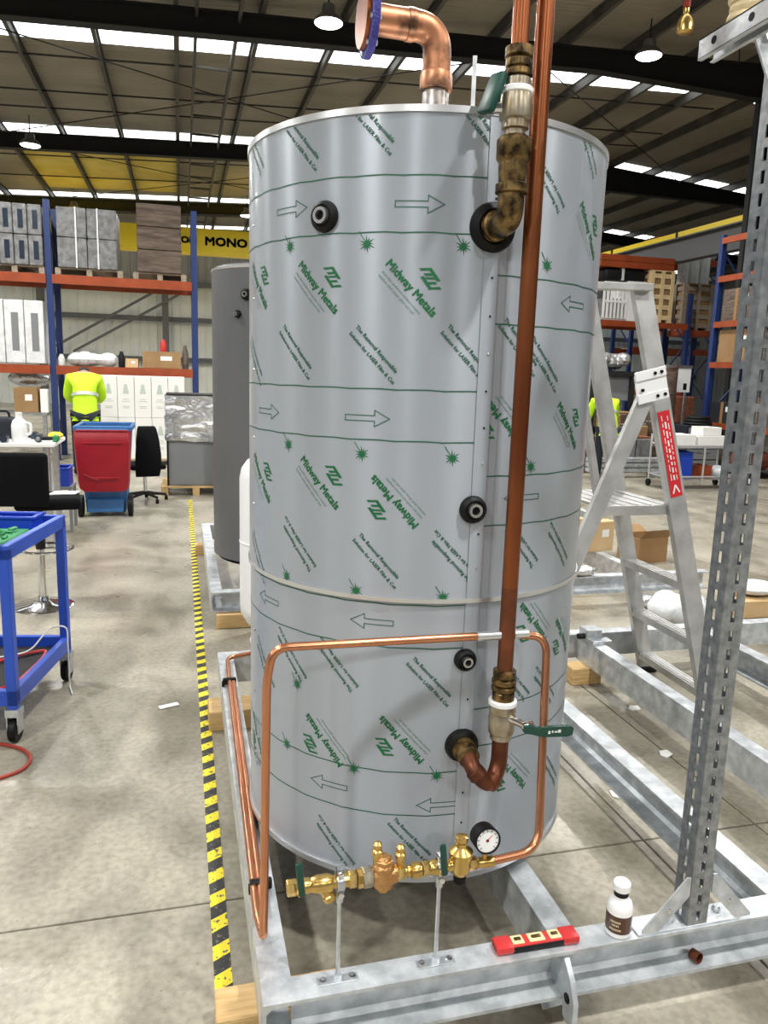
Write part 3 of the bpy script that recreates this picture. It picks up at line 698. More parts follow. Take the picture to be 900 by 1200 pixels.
m = MB(); hexnut(m, (.366, MY, MZ), X, .020, .018); hexnut(m, (.386, MY, MZ), X, .023, .014, 8); m.build('union_nut', 'brass', mf)
m = MB(); hexnut(m, (.400, MY, MZ), X, .025, .024); m.build('test_tee', 'brass_nickel', mf)
bf = MB(); bf.lathe((.424, MY, MZ), X, [(.018, 0), (.024, .006), (.027, .02), (.027, .045), (.022, .06)], 18); bf.sph((.452, MY, MZ + .012), (.030, .026, .028), 16, 10); bf.lathe((.452, MY, MZ), (0, 0, -1), [(.024, .01), (.024, .028), (.015, .034), (.012, .042)], 16)
bf = bf.build('backflow_body', 'bronze', mf, 'copper-coloured cast valve body')
m = MB(); hexnut(m, (.452, MY, MZ + .032), UP, .024, .012); m.lathe((.452, MY, MZ + .04), UP, [(.02, 0), (.012, .012), (0, .014)], 12); m.build('cap_nut', 'bronze', bf)
for x, zt in ((.436, .052), (.494, .036)):
    c = MB(); hexnut(c, (x, MY + .004, MZ + .012), UP, .010, zt - .014); c.lathe((x, MY + .004, MZ + zt - .002), UP, [(.008, 0), (.013, .003), (.013, .014), (.009, .018), (.011, .022), (.011, .032), (.005, .038)], 12)
    c.build('test_cock', 'brass', mf)
m = MB(); hexnut(m, (.482, MY, MZ), X, .017, .022); m.lathe((.504, MY, MZ), X, [(.012, 0), (.014, .004), (.012, .008), (.014, .012), (.012, .016), (.018, .018), (.021, .03), (.018, .042), (.013, .044)], 16); hexnut(m, (.550, MY, MZ), X, .018, .018); m.build('connector', 'brass', mf)
v2 = MB().lathe((.568, MY, MZ), X, [(.014, 0), (.019, .008), (.019, .036), (.014, .046)], 18).build('outlet_valve', 'brass', mf); glever(.592, v2)
pv = MB(); pv.lathe((.649, MY, MZ - .030), UP, [(.014, 0), (.020, .006), (.026, .02), (.026, .045), (.030, .052), (.030, .066), (.020, .074), (.014, .078), (.014, .088), (.010, .09), (.016, .094), (.016, .104), (.008, .108)], 20)
pv.lathe((.612, MY, MZ), X, [(.012, 0), (.015, .006), (.015, .02), (.012, .03)], 14); pv = pv.build('pressure_reducer', 'brass', mf)
MB().lathe((.649, MY, MZ - .052), UP, [(.013, 0), (.016, .004), (.016, .018), (.012, .024)], 14).build('drain_plug', 'rubber', pv)
m = MB(); hexnut(m, (.672, MY, MZ - .004), X, .016, .02); m.lathe((.692, MY, MZ - .005), X, [(.010, 0), (.013, .004), (.013, .026), (.014, .028), (.014, .044), (.011, .046)], 14); m.build('outlet_fitting', 'brass', mf)
gd = Vector((.02, -1, .12)).normalized(); gc = Vector((.712, MY - .005, MZ + .062))
MB().cyl((.712, MY, MZ), gc, .006, n=8).build('gauge_stem', 'brass', mf)
gg = MB().lathe(gc, gd, [(.028, -.030), (.033, -.026), (.034, .008), (.034, .012), (.030, .013), (.030, .008)], 28).build('gauge_case', 'rubber', mf, 'round black pressure gauge')
MB().lathe(gc, gd, [(.0298, .0), (.0298, .009)], 28).build('dial', 'dial', gg, 'white gauge dial')
gu = gd.cross(UP).normalized(); gw = gu.cross(gd); nd = MB()
nd.prism([(-.001, -.004), (.001, -.004), (.0006, .018), (-.0006, .018)], gc + gd * .0098, gu * .7 + gw * .7, gw * .7 - gu * .7, .0006); nd.build('needle', 'red_label', gg)
tk = MB()
for k in range(11):
    a = math.radians(-135 + 27 * k); d = gu * math.sin(a) + gw * math.cos(a); tk.beam(gc + gd * .0094 + d * .022, gc + gd * .0094 + d * .028, .0012, .0006, gd)
tk.lathe(gc + gd * .009, gd, [(.004, 0), (.004, .001)], 10); tk.build('dial_marks', 'rubber', gg, smooth=False)
for x in (.3445, .5955):
    rd = MB().cyl((x, MY, .24), (x, MY, MZ - .02), .0052, n=10); rd.cyl((x, MY, MZ - .055), (x, MY, MZ - .035), .009, n=6); rd = rd.build('support_rod', 'zinc', mf)
    cl = MB().lathe((x - .009, MY, MZ), X, [(.0225, 0), (.0235, .002), (.0235, .016), (.0225, .018)], 18); cl.bx(x - .010, x + .010, MY - .008, MY + .008, MZ - .042, MZ - .018, .002); cl.build('clamp_ring', 'zinc', rd)
    sc = MB()
    for s in (1, -1): hexnut(sc, (x, MY - .012, MZ + s * .026), (0, -1, 0), .008, .010, 8)
    sc.bx(x - .009, x + .009, MY - .012, MY + .012, MZ + .014, MZ + .034, .002); sc.build('clamp_screw', 'chrome', rd)
    pl = MB().bx(x - .050, x + .050, MY - .013, MY + .013, .24, .244, .001); pl.cyl((x, MY, .244), (x, MY, .258), .010, n=6); pl = pl.build('foot_plate', 'zinc', rd)
    for s in (-1, 1): MB().lathe((x + s * .036, MY, .244), UP, [(.009, 0), (.009, .004), (.006, .007), (0, .008)], 10).build('bolt', 'chrome', pl)
# --- vent pipe on top with the blue flange
vp = thing('vent_pipe', 'heat-stained copper vent pipe with a blue flange on top of the tank', 'pipe', (.757, 2.37, TT))
MB().lathe((.757, 2.37, TT - .003), UP, [(.05, 0), (.044, .01), (.040, .02), (.040, .21), (.036, .225)], 24).build('stub', 'stained_steel', vp, 'stained steel stub')
MB().lathe((.757, 2.37, TT + .215), UP, [(.046, 0), (.049, .004), (.049, .045), (.046, .05)], 24).build('coupling', 'copper_burnt', vp)
MB().tube(fillet([(.757, 2.37, TT + .24), (.757, 2.37, 2.712), (.565, 2.37, 2.712)], .105, 12), .0425, 24).build('bend', 'copper_burnt', vp)
MB().lathe((.67, 2.37, 2.712), X, [(.0435, -.012), (.0455, -.01), (.0455, .01), (.0435, .012)], 24).build('solder_collar', 'copper_burnt', vp)
fl = MB().lathe((.546, 2.37, 2.712), X, [(.100, -.011), (.104, -.009), (.104, .009), (.100, .011)], 36).build('flange', 'blue_flange', vp, 'rough dark blue flange')
MB().lathe((.522, 2.37, 2.712), X, [(.036, 0), (.080, 0), (.083, .006), (.083, .014)], 32).build('flange_face', 'copper', fl)
for k in range(8):
    a = math.pi * 2 * k / 8 + .3; MB().cyl((.530, 2.37 + .088 * math.cos(a), 2.712 + .088 * math.sin(a)), (.562, 2.37 + .088 * math.cos(a), 2.712 + .088 * math.sin(a)), .008, n=6).build('bolt', 'zinc', fl)

# ================================================================ THINGS ON THE SKID
lv = thing('spirit_level', 'short red torpedo level with three vials lying on the front beam', 'spirit level', (.873, 1.587, .24))
pa, pb = az_(582, 1112, .26), az_(676, 1097, .26); ang = math.atan2(pb.y - pa.y, pb.x - pa.x); ctr = Vector((.873, 1.587, 0)); Rl = rotz(ang)
def lb(cx, cy, cz, sx, sy, sz, bev): return MB().box(ctr + Rl @ Vector((cx, cy, 0)) + Vector((0, 0, cz)), (sx, sy, sz), Rl, bev, 2)
b_ = lb(0, 0, .252, .232, .040, .018, .004)
for cx in (-.092, .092): e_ = lb(cx, 0, .2525, .048, .048, .022, .006); b_.add(e_.v, e_.f)
b_.build('body', 'red_plastic', lv); lb(0, -.019, .250, .150, .006, .016, .001).build('base_strip', 'black_plastic', lv)
for cx, w in ((-.052, .032), (0, .044), (.052, .032)):
    q = lb(cx, .002, .259, w, .030, .008, .002).build('vial_window', 'level_vial', lv); lb(cx, .002, .2635, w * .6, .010, .005, .002).build('vial', 'brass_old', q)
# bottle
bt = thing('flux_bottle', 'small white-capped bottle with a dark brown label on the front beam', 'bottle', (1.112, 1.582, .24)); bp = (1.112, 1.582, .24)
MB().lathe(bp, UP, [(.030, 0), (.034, .004), (.034, .078), (.030, .094), (.020, .104), (.019, .112)], 28).build('body', 'white_paint', bt)
MB().lathe((1.112, 1.582, .256), UP, [(.0345, 0), (.0345, .050)], 28).build('label_band', 'bottle_brown', bt, 'dark brown wraparound label')
MB().lathe((1.112, 1.582, .352), UP, [(.019, 0), (.019, .016)], 20).build('neck', 'black_plastic', bt)
MB().lathe((1.112, 1.582, .367), UP, [(.021, 0), (.023, .002), (.023, .020), (.020, .024), (0, .025)], 24).build('cap', 'white_paint', bt)
m = MB()
for zz, wd in ((.290, .030), (.280, .022), (.268, .034)):
    for k in range(int(wd / .004)):
        a = -.75 + (k * .004 - wd / 2) / .0348; p = Vector((1.112 + .0348 * math.sin(a), 1.582 - .0348 * math.cos(a), zz)); m.box(p, (.0026, .0008, .005), rotz(a))
m.build('label_print', 'rope', bt, smooth=False)
# copper offcut
po = ay(816, 1118, 1.57); po.z = .113
solo(MB().lathe((po.x, 1.572, .126), (.3, -1, .1), [(.0135, -.013), (.0155, -.013), (.0155, .013), (.0135, .013), (.0135, -.013)], 20), 'copper_ring', 'copper_old', 'short copper pipe offcut lying in the front beam channel', 'pipe offcut', (po.x, 1.572, .112))
# paper tag under the lug
pt = [az_(600 + 560 - 560 + 33, 1180, .0)] if False else None
solo(MB().prism([(0, 0), (.10, .0), (.115, .07), (.02, .075)], az_(636, 1183, .03) + Vector((0, 0, 0)), (1, .05, 0), (0, 1, .0), .002), 'card_offcut', 'galv', 'thin grey metal plate lying under the front beam lug', 'metal plate', (az_(636, 1183, .03).x, az_(636, 1183, .03).y, .029))

# slotted post
sp = thing('slotted_post', 'tall slotted galvanised channel post bolted to the front beam with gusset feet', 'post', (1.305, 1.585, .24))
def slotted(p0, wdir, ndir, width, z0, z1, th=.003, pitch=.05, sl=.030, sw=.013, axis=UP):
    m = MB(); p0 = V(p0); wd = V(wdir).normalized(); nd_ = V(ndir).normalized(); c = width / 2; L = z1 - z0; n = int(L / pitch)
    R = Matrix((wd, axis, nd_)).transposed()
    for a, b in ((0, c - sw / 2), (c + sw / 2, width)):
        m.box(p0 + wd * (a + b) / 2 + axis * (z0 + L / 2), (b - a, L, th), R)
    for k in range(n + 1):
        h = pitch - sl if k not in (0, n) else (pitch - sl)
        m.box(p0 + wd * c + axis * (z0 + min(k * pitch, L) + (0 if 0 < k < n else (h / 4 if k == 0 else -h / 4))), (sw, h if 0 < k < n else h / 2, th), R)
    return m
sx, sy, sw_ = 1.305, 1.553, .062
slotted((sx, sy, 0), (1, 0, 0), (0, -1, 0), sw_, .246, 2.75).build('front_face', 'galv_strut', sp, smooth=False)
slotted((sx, sy, 0), (0, 1, 0), (-1, 0, 0), sw_, .246, 2.75).build('side_face', 'galv_strut', sp, smooth=False)
slotted((sx + sw_, sy, 0), (0, 1, 0), (1, 0, 0), sw_, .246, 2.75).build('side_face', 'galv_strut', sp, smooth=False)
m = MB(); m.bx(sx, sx + .016, sy + sw_ - .003, sy + sw_, .246, 2.75); m.bx(sx + sw_ - .016, sx + sw_, sy + sw_ - .003, sy + sw_, .246, 2.75); m.build('lips', 'galv_strut', sp, smooth=False)
m = MB().bx(sx - .15, sx + .17, 1.550, 1.616, .24, .246, .001); m.build('foot_plate', 'galv', sp)
for s, x0 in ((-1, sx - .004), (1, sx + sw_ + .004)):
    m = MB().prism([(0, .135), (0, .095), (s * .085, .004), (s * .135, .004), (s * .135, .012), (s * .012, .15), (0, .15)] if s > 0 else [(0, .15), (s * .012, .15), (s * .135, .012), (s * .135, .004), (s * .085, .004), (0, .095)], (x0, 1.552, .244), (1, 0, 0), (0, 0, 1), .005)
    gs = m.build('gusset', 'galv', sp, smooth=False)
    MB().lathe((x0 + s * .06, 1.5495, .305), (0, -1, 0), [(.008, -.004), (.008, .002), (.004, .004)], 10).build('bolt', 'chrome', gs)
    MB().lathe((x0 + s * .055, 1.590, .246), UP, [(.012, 0), (.012, .008), (.007, .014), (0, .015)], 6).build('anchor_bolt', 'zinc', sp)
# arm near the top of the post
am = thing('strut_bracket', 'galvanised strut bracket arm bolted across the head of the slotted post', 'bracket', (1.10, 1.56, 2.38))
e0 = ay(818, 66, 1.56)
A0 = Vector((e0.x, 1.56, e0.z + .012))
m = MB(); L_ = 1.0
m.bx(A0.x, A0.x + .003, A0.y - L_, A0.y, A0.z - .020, A0.z + .021); m.bx(A0.x + .038, A0.x + .041, A0.y - L_, A0.y, A0.z - .020, A0.z + .021); m.bx(A0.x, A0.x + .041, A0.y - L_, A0.y, A0.z + .018, A0.z + .021)
m.bx(A0.x, A0.x + .010, A0.y - L_, A0.y, A0.z - .021, A0.z - .018); m.bx(A0.x + .031, A0.x + .041, A0.y - L_, A0.y, A0.z - .021, A0.z - .018); m.build('arm', 'galv', am, smooth=False)
m = MB()
for k in range(8): m.lathe((A0.x - .0005, A0.y - .05 - .11 * k, A0.z + .002), (-1, 0, 0), [(.008, 0), (.008, .001)], 10)
m.build('slot', 'rubber', am)
m = MB().bx(A0.x + .042, sx + .04, A0.y - .48, A0.y - .44, A0.z - .020, A0.z + .021); m.bx(sx, sx + .041, A0.y - .44, sy - .005, A0.z - .020, A0.z + .021); m.build('cross_strut', 'galv', am, smooth=False)
MB().prism([(0, 0), (.085, 0), (.085, -.13), (.05, -.13), (0, -.04)], (A0.x + .045, A0.y - .12, A0.z + .02), (1, 0, 0), (0, 0, 1), .005).build('corner_plate', 'galv', am, smooth=False)
m = MB()
for dx, dz in ((.025, -.03), (.065, -.03), (.065, -.09)): hexnut(m, (A0.x + .045 + dx, A0.y - .122, A0.z + .02 + dz), (0, -1, 0), .011, .009)
m.build('bolt', 'zinc', am)
rp = thing('rope_coil', 'coil of pale rope lying across the strut bracket arms', 'rope', (A0.x + .135, A0.y - .085, A0.z + .021))
c0 = A0 + Vector((.135, -.085, .0325))
for i in range(4):
    MB().tube([c0 + Vector(((.116 - .004 * (i % 2)) * math.cos(t), (.056 - .004 * (i % 2)) * math.sin(t), .021 * i + .002 * math.sin(3 * t + i))) for t in [2 * math.pi * k / 28 for k in range(29)]], .012, 8).build('strand', 'rope', rp)
# loose strut clamp on the rear corner of the frame
cp = thing('strut_clamp', 'zinc strut clamp with bolt sitting on the rear end of the cross beam', 'clamp', (2.22, 3.70, .24)); q = Vector((2.235, 3.70, .24))
MB().box(q + Vector((0, 0, .035)), (.10, .085, .07), None, .004).build('body', 'zinc', cp); MB().box(q + Vector((.02, -.07, .012)), (.12, .06, .024), None, .003).build('tongue', 'zinc', cp)
MB().cyl(q + Vector((-.05, -.02, .03)), q + Vector((-.09, -.02, .03)), .016, n=6).build('bolt', 'rubber', cp)

# ================================================================ NEIGHBOURING TANK AND VESSEL
t2 = thing('water_tank', 'dark grey unwrapped hot water tank on the skid behind the white vessel', 'water tank', (.76, 6.0, .24)); c2 = Vector((.76, 6.0, 0))
MB().lathe((.76, 6.0, .28), UP, [(.53, 0), (.53, 2.12), (.50, 2.15), (0, 2.19)], 72).build('shell', 'tank_dark', t2)
MB().lathe((.76, 6.0, .24), UP, [(.46, 0), (.50, .01), (.50, .045)], 48).build('base', 'rubber', t2)
MB().lathe((.76, 6.0, 2.395), UP, [(.532, 0), (.534, .004), (.534, .016), (.526, .02)], 72).build('rim', 'edge_steel', t2)
for px_, py_, r in ((279, 368, .028), (289, 345, .04)):
    a, z = cyl_hit(px_, py_, c2, .53); d = Vector((math.sin(a), -math.cos(a), 0)); p = Vector((c2.x, c2.y, z)) + d * .525
    g = MB().lathe(p, d, [(r, 0), (r, .02), (r * .7, .03), (r * .5, .028)], 20).build('grommet', 'rubber', t2); MB().lathe(p, d, [(r * .5, .0), (r * .5, .04), (r * .3, .04), (r * .3, .01), (0, .01)], 16).build('socket', 'steel', g)
wv = thing('expansion_vessel', 'white domed pressure vessel standing between the two tanks', 'pressure vessel', (.545, 4.66, 0))
MB().lathe((.545, 4.66, 0), UP, [(.10, .10), (.17, .13), (.205, .19), (.212, .24), (.212, .645)], 40).build('lower_shell', 'vessel_white', wv)
MB().lathe((.545, 4.66, .645), UP, [(.212, 0), (.215, .004), (.215, .012), (.212, .016), (.212, .40), (.20, .46), (.165, .51), (.10, .545), (0, .555)], 40).build('upper_shell', 'vessel_white', wv)
MB().lathe((.545, 4.66, 1.19), UP, [(.03, 0), (.03, .03), (.02, .04), (0, .04)], 12).build('cap', 'black_plastic', wv)
MB().lathe((.545, 4.66, 0), UP, [(.15, 0), (.15, .012), (.11, .02), (.10, .12)], 24).build('foot_ring', 'vessel_white', wv)

# ================================================================ STEP LADDER
ld = thing('platform_ladder', 'scuffed aluminium platform ladder with red warning label beside the tank', 'ladder', (2.3, 3.4, 0))
def RL(z): t = z / 2.1; return Vector((2.63 - .50 * t, 3.12 + .18 * t, z))
def LL(z): t = z / 2.1; return Vector((2.65 - .58 * t, 3.72 - .02 * t, z))
def rail(p0, p1, w, h, name='rail', lip=.018):
    """C-section ladder rail: web faces -y/camera side"""
    p0, p1 = V(p0), V(p1); d = (p1 - p0).normalized(); x = Vector((1, 0, 0)); x = (x - d * x.dot(d)).normalized(); y = d.cross(x).normalized()
    m = MB(); R = Matrix((x, y, d)).transposed(); L = (p1 - p0).length; c = (p0 + p1) / 2; s = 1 if y.y > 0 else -1
    m.box(c, (w, .004, L), R)
    for e in (-1, 1): m.box(c + x * e * (w / 2 - .002) + y * s * h / 2, (.004, h, L), R)
    return m.build(name, 'aluminium', ld, smooth=False)
r_near = rail(RL(0), RL(2.14), .098, .034); r_far = rail(LL(0), LL(2.12), .085, .034)
for p in (RL(0), LL(0)): MB().box(p + Vector((0, .012, .02)), (.11, .045, .04), None, .006).build('foot', 'rubber', ld)
for z in (.13, .40, .70):
    a, b = RL(z), LL(z); m = MB(); m.beam(a + Vector((0, .01, 0)), b, .075, .006); m.beam(a + Vector((-.034, .01, -.018)), b + Vector((-.034, 0, -.018)), .005, .036); m.beam(a + Vector((.034, .01, -.012)), b + Vector((.034, 0, -.012)), .005, .026)
    tr_ = m.build('tread', 'aluminium', ld, smooth=False)
    m = MB()
    for e in (-.022, 0, .022): m.beam(a + Vector((e, .02, .004)), b + Vector((e, -.01, .004)), .006, .004)
    m.build('tread_ribs', 'aluminium', tr_, smooth=False)
zp = 1.085; pl = MB().bx(1.96, 2.37, 3.235, 3.76, zp, zp + .012); pl.bx(1.96, 2.37, 3.235, 3.245, zp - .035, zp); pl.bx(1.96, 2.37, 3.75, 3.76, zp - .035, zp); pl.build('platform', 'aluminium', ld, smooth=False)
for k in range(5): MB().bx(2.0 + .075 * k, 2.02 + .075 * k, 3.25, 3.75, zp + .012, zp + .016).build('platform_rib', 'aluminium', ld, smooth=False)
hz = 1.64
dn = Vector((2.125, 3.20, hz)); df = Vector((2.09, 3.73, hz))
rail(dn + Vector((-.0, -.012, 0)), (1.392, 3.05, 0), .075, .028, 'rear_leg'); rail(df, (1.392, 3.70, 0), .07, .028, 'rear_leg')
for t in (.35, .62, .86): MB().beam(dn.lerp(Vector((1.392, 3.05, 0)), t), df.lerp(Vector((1.392, 3.70, 0)), t), .04, .03).build('rear_brace', 'aluminium', ld, smooth=False)
for p in ((1.392, 3.05, 0), (1.392, 3.70, 0)): MB().box(V(p) + Vector((0, .01, .02)), (.09, .04, .04), None, .006).build('foot', 'rubber', ld)
# hinge plate, white, on the near rail
hp = ay(764, 452, 3.17); hb = MB(); Rh = Matrix.Rotation(math.radians(-14), 3, 'Y')
hb.box(hp + Rh @ Vector((0, 0, .055)), (.165, .010, .045), Rh, .003); hb.box(hp + Rh @ Vector((0, 0, -.052)), (.165, .010, .045), Rh, .003); hb.box(hp + Vector((0, .006, 0)), (.165, .006, .12), Rh)
hb = hb.build('hinge_plate', 'white_paint', ld, 'white hinge plate with rivets', smooth=False)
for dx, dz in ((.02, .055), (.055, .055), (.02, -.052), (.06, -.052), (-.055, -.01)): MB().cyl(hp + Rh @ Vector((dx, -.004, dz)), hp + Rh @ Vector((dx, -.011, dz)), .008, n=10).build('rivet', 'rubber', hb)
# red warning label along the near rail
def rail_pt(z, o): return RL(z) + Vector((o, -.006, 0))
za, zb = 1.145, 1.56
lbm = MB(); d_ = (RL(zb) - RL(za)).normalized(); xx = (Vector((1, 0, 0)) - d_ * d_.x).normalized(); lw = .033
lbm.add([RL(za) - xx * lw + Vector((0, -.0045, 0)), RL(za) + xx * lw + Vector((0, -.0045, 0)), RL(zb) + xx * lw + Vector((0, -.0045, 0)), RL(zb) - xx * lw + Vector((0, -.0045, 0))], [[0, 1, 2, 3]])
lr = lbm.build('warning_label', 'red_label', r_near, 'red warning sticker with white text', smooth=False)
mid = RL((za + zb) / 2) + Vector((0, -.006, 0)); rq = random.Random(2)
for row in range(3):
    m = MB(); p = -.13
    while p < .17:
        L = rq.uniform(.012, .035); m.beam(mid + d_ * p + xx * (-.016 + .016 * row), mid + d_ * (p + L) + xx * (-.016 + .016 * row), .008 if row == 1 else .004, .0008, (0, -1, 0)); p += L + .012
    m.build('printed_line', 'white_label', lr, smooth=False)
mi = mid + d_ * -.175; m = MB(); m.beam(mi - xx * .018 - d_ * .02, mi + d_ * .02, .008, .0008, (0, -1, 0)); m.beam(mi + xx * .018 - d_ * .02, mi + d_ * .02, .008, .0008, (0, -1, 0)); m.build('ladder_symbol', 'white_label', lr, smooth=False)
# handrail across the top
m = MB().beam((2.155, 3.285, 2.135), (1.72, 3.30, 2.125), .055, .034, (0, 0, 1), .004); m.build('handrail', 'aluminium', ld); MB().beam((2.13, 3.76, 2.12), (1.72, 3.74, 2.12), .05, .032, (0, 0, 1), .004).build('handrail', 'aluminium', ld); MB().beam((1.72, 3.29, 2.125), (1.72, 3.75, 2.12), .05, .032).build('handrail', 'aluminium', ld)
for y in (3.30, 3.74): MB().beam((1.72, y, 2.12), (1.98, y, 1.10), .035, .03).build('handrail_post', 'aluminium', ld, smooth=False)

# ================================================================ SHOP FLOOR, LEFT
# blue steel trolley, built at the origin then turned
tl = thing('workshop_trolley', 'bright blue steel workshop trolley with a lipped top and lower tray', 'trolley')
Wt, Dt = .62, .70       # width (to the left), depth
for x, y in ((0, 0), (0, Dt), (-Wt, 0), (-Wt, Dt)):
    MB().bx(x - .022, x + .022, y - .022, y + .022, .16, .90, .003).build('post', 'cart_blue', tl)
    cs = MB().bx(x - .03, x + .03, y - .03, y + .03, .125, .16); cs.bx(x - .026, x - .021, y - .03, y + .03, .045, .125); cs.bx(x + .021, x + .026, y - .03, y + .03, .045, .125); cs = cs.build('caster', 'zinc', tl, smooth=False)
    MB().lathe((x - .018, y, .055), (1, 0, 0), [(.050, 0), (.055, .006), (.055, .030), (.050, .036)], 20).build('wheel', 'rubber', cs)
def tray(z, h, mat):
    m = MB().bx(-Wt, 0, 0, Dt, z, z + .004)
    for a in ((-.012, .022, -.022, Dt + .022), (-Wt - .022, -Wt + .012, -.022, Dt + .022)): m.bx(a[0], a[1], a[2], a[3], z - .01, z + h, .003)
    for a in ((-Wt, 0, -.022, .012), (-Wt, 0, Dt - .012, Dt + .022)): m.bx(a[0], a[1], a[2], a[3], z - .01, z + h, .003)
    return m
tray(.86, .055, 0).build('top_tray', 'cart_blue', tl); lt = tray(.185, .065, 0).build('lower_tray', 'cart_blue', tl)
MB().bx(-Wt + .03, -.03, .03, Dt - .03, .19, .202).build('mat', 'black_plastic', lt, 'black rubber mat')
Btr = az_(70, 606, .905); yaw = math.radians(-10.5)
Atr = Btr - rotz(yaw) @ Vector((.0, Dt, 0)); TLOC = Vector((Atr.x, Atr.y, 0)); move(tl, TLOC, yaw)
def ont(x, y, z): return TLOC + rotz(yaw) @ Vector((x, y, 0)) + Vector((0, 0, z))
gt = thing('parts_tray', 'green plastic parts tray full of leafy offcuts on the blue trolley', 'tray', ont(-.22, .33, .864)); o_ = ont(-.22, .33, .864)
MB().box(o_ + Vector((0, 0, .012)), (.30, .30, .024), rotz(yaw), .006).build('base', 'green_plastic', gt)
for k in range(26):
    MB().box(o_ + rotz(yaw) @ Vector((random.uniform(-.13, .13), random.uniform(-.11, .11), 0)) + Vector((0, 0, random.uniform(.027, .042))), (random.uniform(.04, .09), random.uniform(.015, .03), .012), Matrix.Rotation(random.uniform(0, 3), 3, 'Z') @ Matrix.Rotation(random.uniform(-.25, .25), 3, 'X'), .004).build('scrap', 'green_plastic', gt)
def bin_box(name, label, c, sx_, sy_, h, mat, R, parentlabel='storage tub'):
    t = thing(name, label, parentlabel, c); c = V(c); m = MB(); th = .006
    m.box(c + Vector((0, 0, .005)), (sx_ * .92, sy_ * .92, .01), R)
    for (dx, dy, wx, wy) in ((0, -sy_ / 2, sx_, th), (0, sy_ / 2, sx_, th), (-sx_ / 2, 0, th, sy_), (sx_ / 2, 0, th, sy_)): m.box(c + R @ Vector((dx, dy, 0)) + Vector((0, 0, h / 2)), (wx, wy, h), R)
    m.build('body', mat, t, smooth=False); r = MB()
    for (dx, dy, wx, wy) in ((0, -sy_ / 2, sx_ + .03, .022), (0, sy_ / 2, sx_ + .03, .022), (-sx_ / 2, 0, .022, sy_), (sx_ / 2, 0, .022, sy_)): r.box(c + R @ Vector((dx, dy, 0)) + Vector((0, 0, h - .008)), (wx, wy, .016), R, .004)
    r.build('rim', mat, t); return t
bin_box('storage_tub', 'shallow blue plastic tub at the back of the blue trolley top', ont(-.24, .595, .864), .33, .13, .075, 'crate_blue', rotz(yaw))
hs = [ont(-.5, .1, .21), ont(-.35, .25, .212), ont(-.2, .5, .212), ont(-.06, .6, .212), ont(-.04, .45, .212), ont(-.05, .12, .212), ont(-.2, .06, .212), ont(-.45, .08, .212)]
solo(MB().tube(fillet(hs, .05, 5), .007, 8), 'air_hose', 'red_plastic', 'thin red hose coiled on the lower tray of the blue trolley', 'hose', ont(-.2, .3, .205))
wl_ = [ont(-.5, .35, .224), ont(-.3, .42, .2245), ont(-.12, .52, .228), ont(-.04, .60, .34), ont(.045, .60, .34), ont(.045, .60, .006), ont(.09, .50, .005)]
solo(MB().tube(fillet(wl_, [.06, .05, .045, .03, .02], 5), .004, 6), 'cable', 'white_label', 'thin white cable trailing off the blue trolley to the floor', 'cable', ont(0, .6, .03))
rh = [az_(-30, 872, .008), az_(0, 871, .008), az_(28, 878, .008), az_(38, 888, .008), az_(28, 902, .008), az_(0, 912, .008), az_(-30, 920, .008)]
solo(MB().tube(fillet(rh, .15, 6), .008, 8), 'air_hose', 'hose_red', 'dull red hose looping on the concrete in front of the blue trolley', 'hose')
solo(MB().box(az_(198, 827, .004), (.10, .035, .008), rotz(.35), .003), 'paper_scrap', 'white_label', 'small white scrap lying on the concrete by the hazard tape', 'scrap')
for i, (px_, py_) in enumerate(((742, 833), (782, 888), (727, 936))):
    solo(MB().prism([(0, 0), (.05, .01), (.06, .05), (.02, .06), (-.01, .03)], az_(px_, py_, .004), (1, .3 * i, 0), (-.3 * i, 1, 0), .005), 'paper_scrap', 'white_label', ['small white scrap on the concrete inside the skid near its rear', 'torn white scrap on the concrete between two skid cross beams', 'pale flake on the concrete beside the film-wrapped tank'][i], 'scrap')
# bar stool
bs = thing('bar_stool', 'chrome bar stool with black padded seat and back behind the blue trolley', 'stool', (-.97, 5.62, 0)); sc_ = Vector((-.97, 5.62, 0))
MB().lathe(sc_, UP, [(.205, 0), (.205, .008), (.19, .016), (.10, .030), (.045, .05), (.036, .075)], 36).build('base', 'chrome', bs)
MB().cyl(sc_ + UP * .06, sc_ + UP * .42, .026, n=18).build('column', 'chrome', bs); MB().cyl(sc_ + UP * .42, sc_ + UP * .72, .032, n=18).build('sleeve', 'black_plastic', bs)
ringp = [sc_ + Vector((.04 + .17 * math.cos(t), .17 * math.sin(t), .42)) for t in [2 * math.pi * k / 24 for k in range(25)]]
f_ = MB().tube(ringp, .011, 8); f_.tube([sc_ + UP * .42, sc_ + Vector((.19, 0, .42))], .010, 8); f_.build('footrest', 'chrome', bs)
MB().box(sc_ + Vector((.06, .02, .755)), (.42, .38, .085), rotz(.15), .035, 3).build('seat', 'black_fabric', bs)
MB().box(sc_ + Vector((-.09, -.20, .935)), (.40, .07, .36), rotz(-.12), .03, 3).build('backrest', 'black_fabric', bs)
solo(MB().prism([(0, 0), (.18, .02), (.2, .12), (.04, .13)], sc_ + Vector((.06, -.02, .803)), (1, 0, 0), (0, 1, .04), .006), 'paper', 'white_label', 'white sheet of paper resting on the black bar stool seat', 'paper')
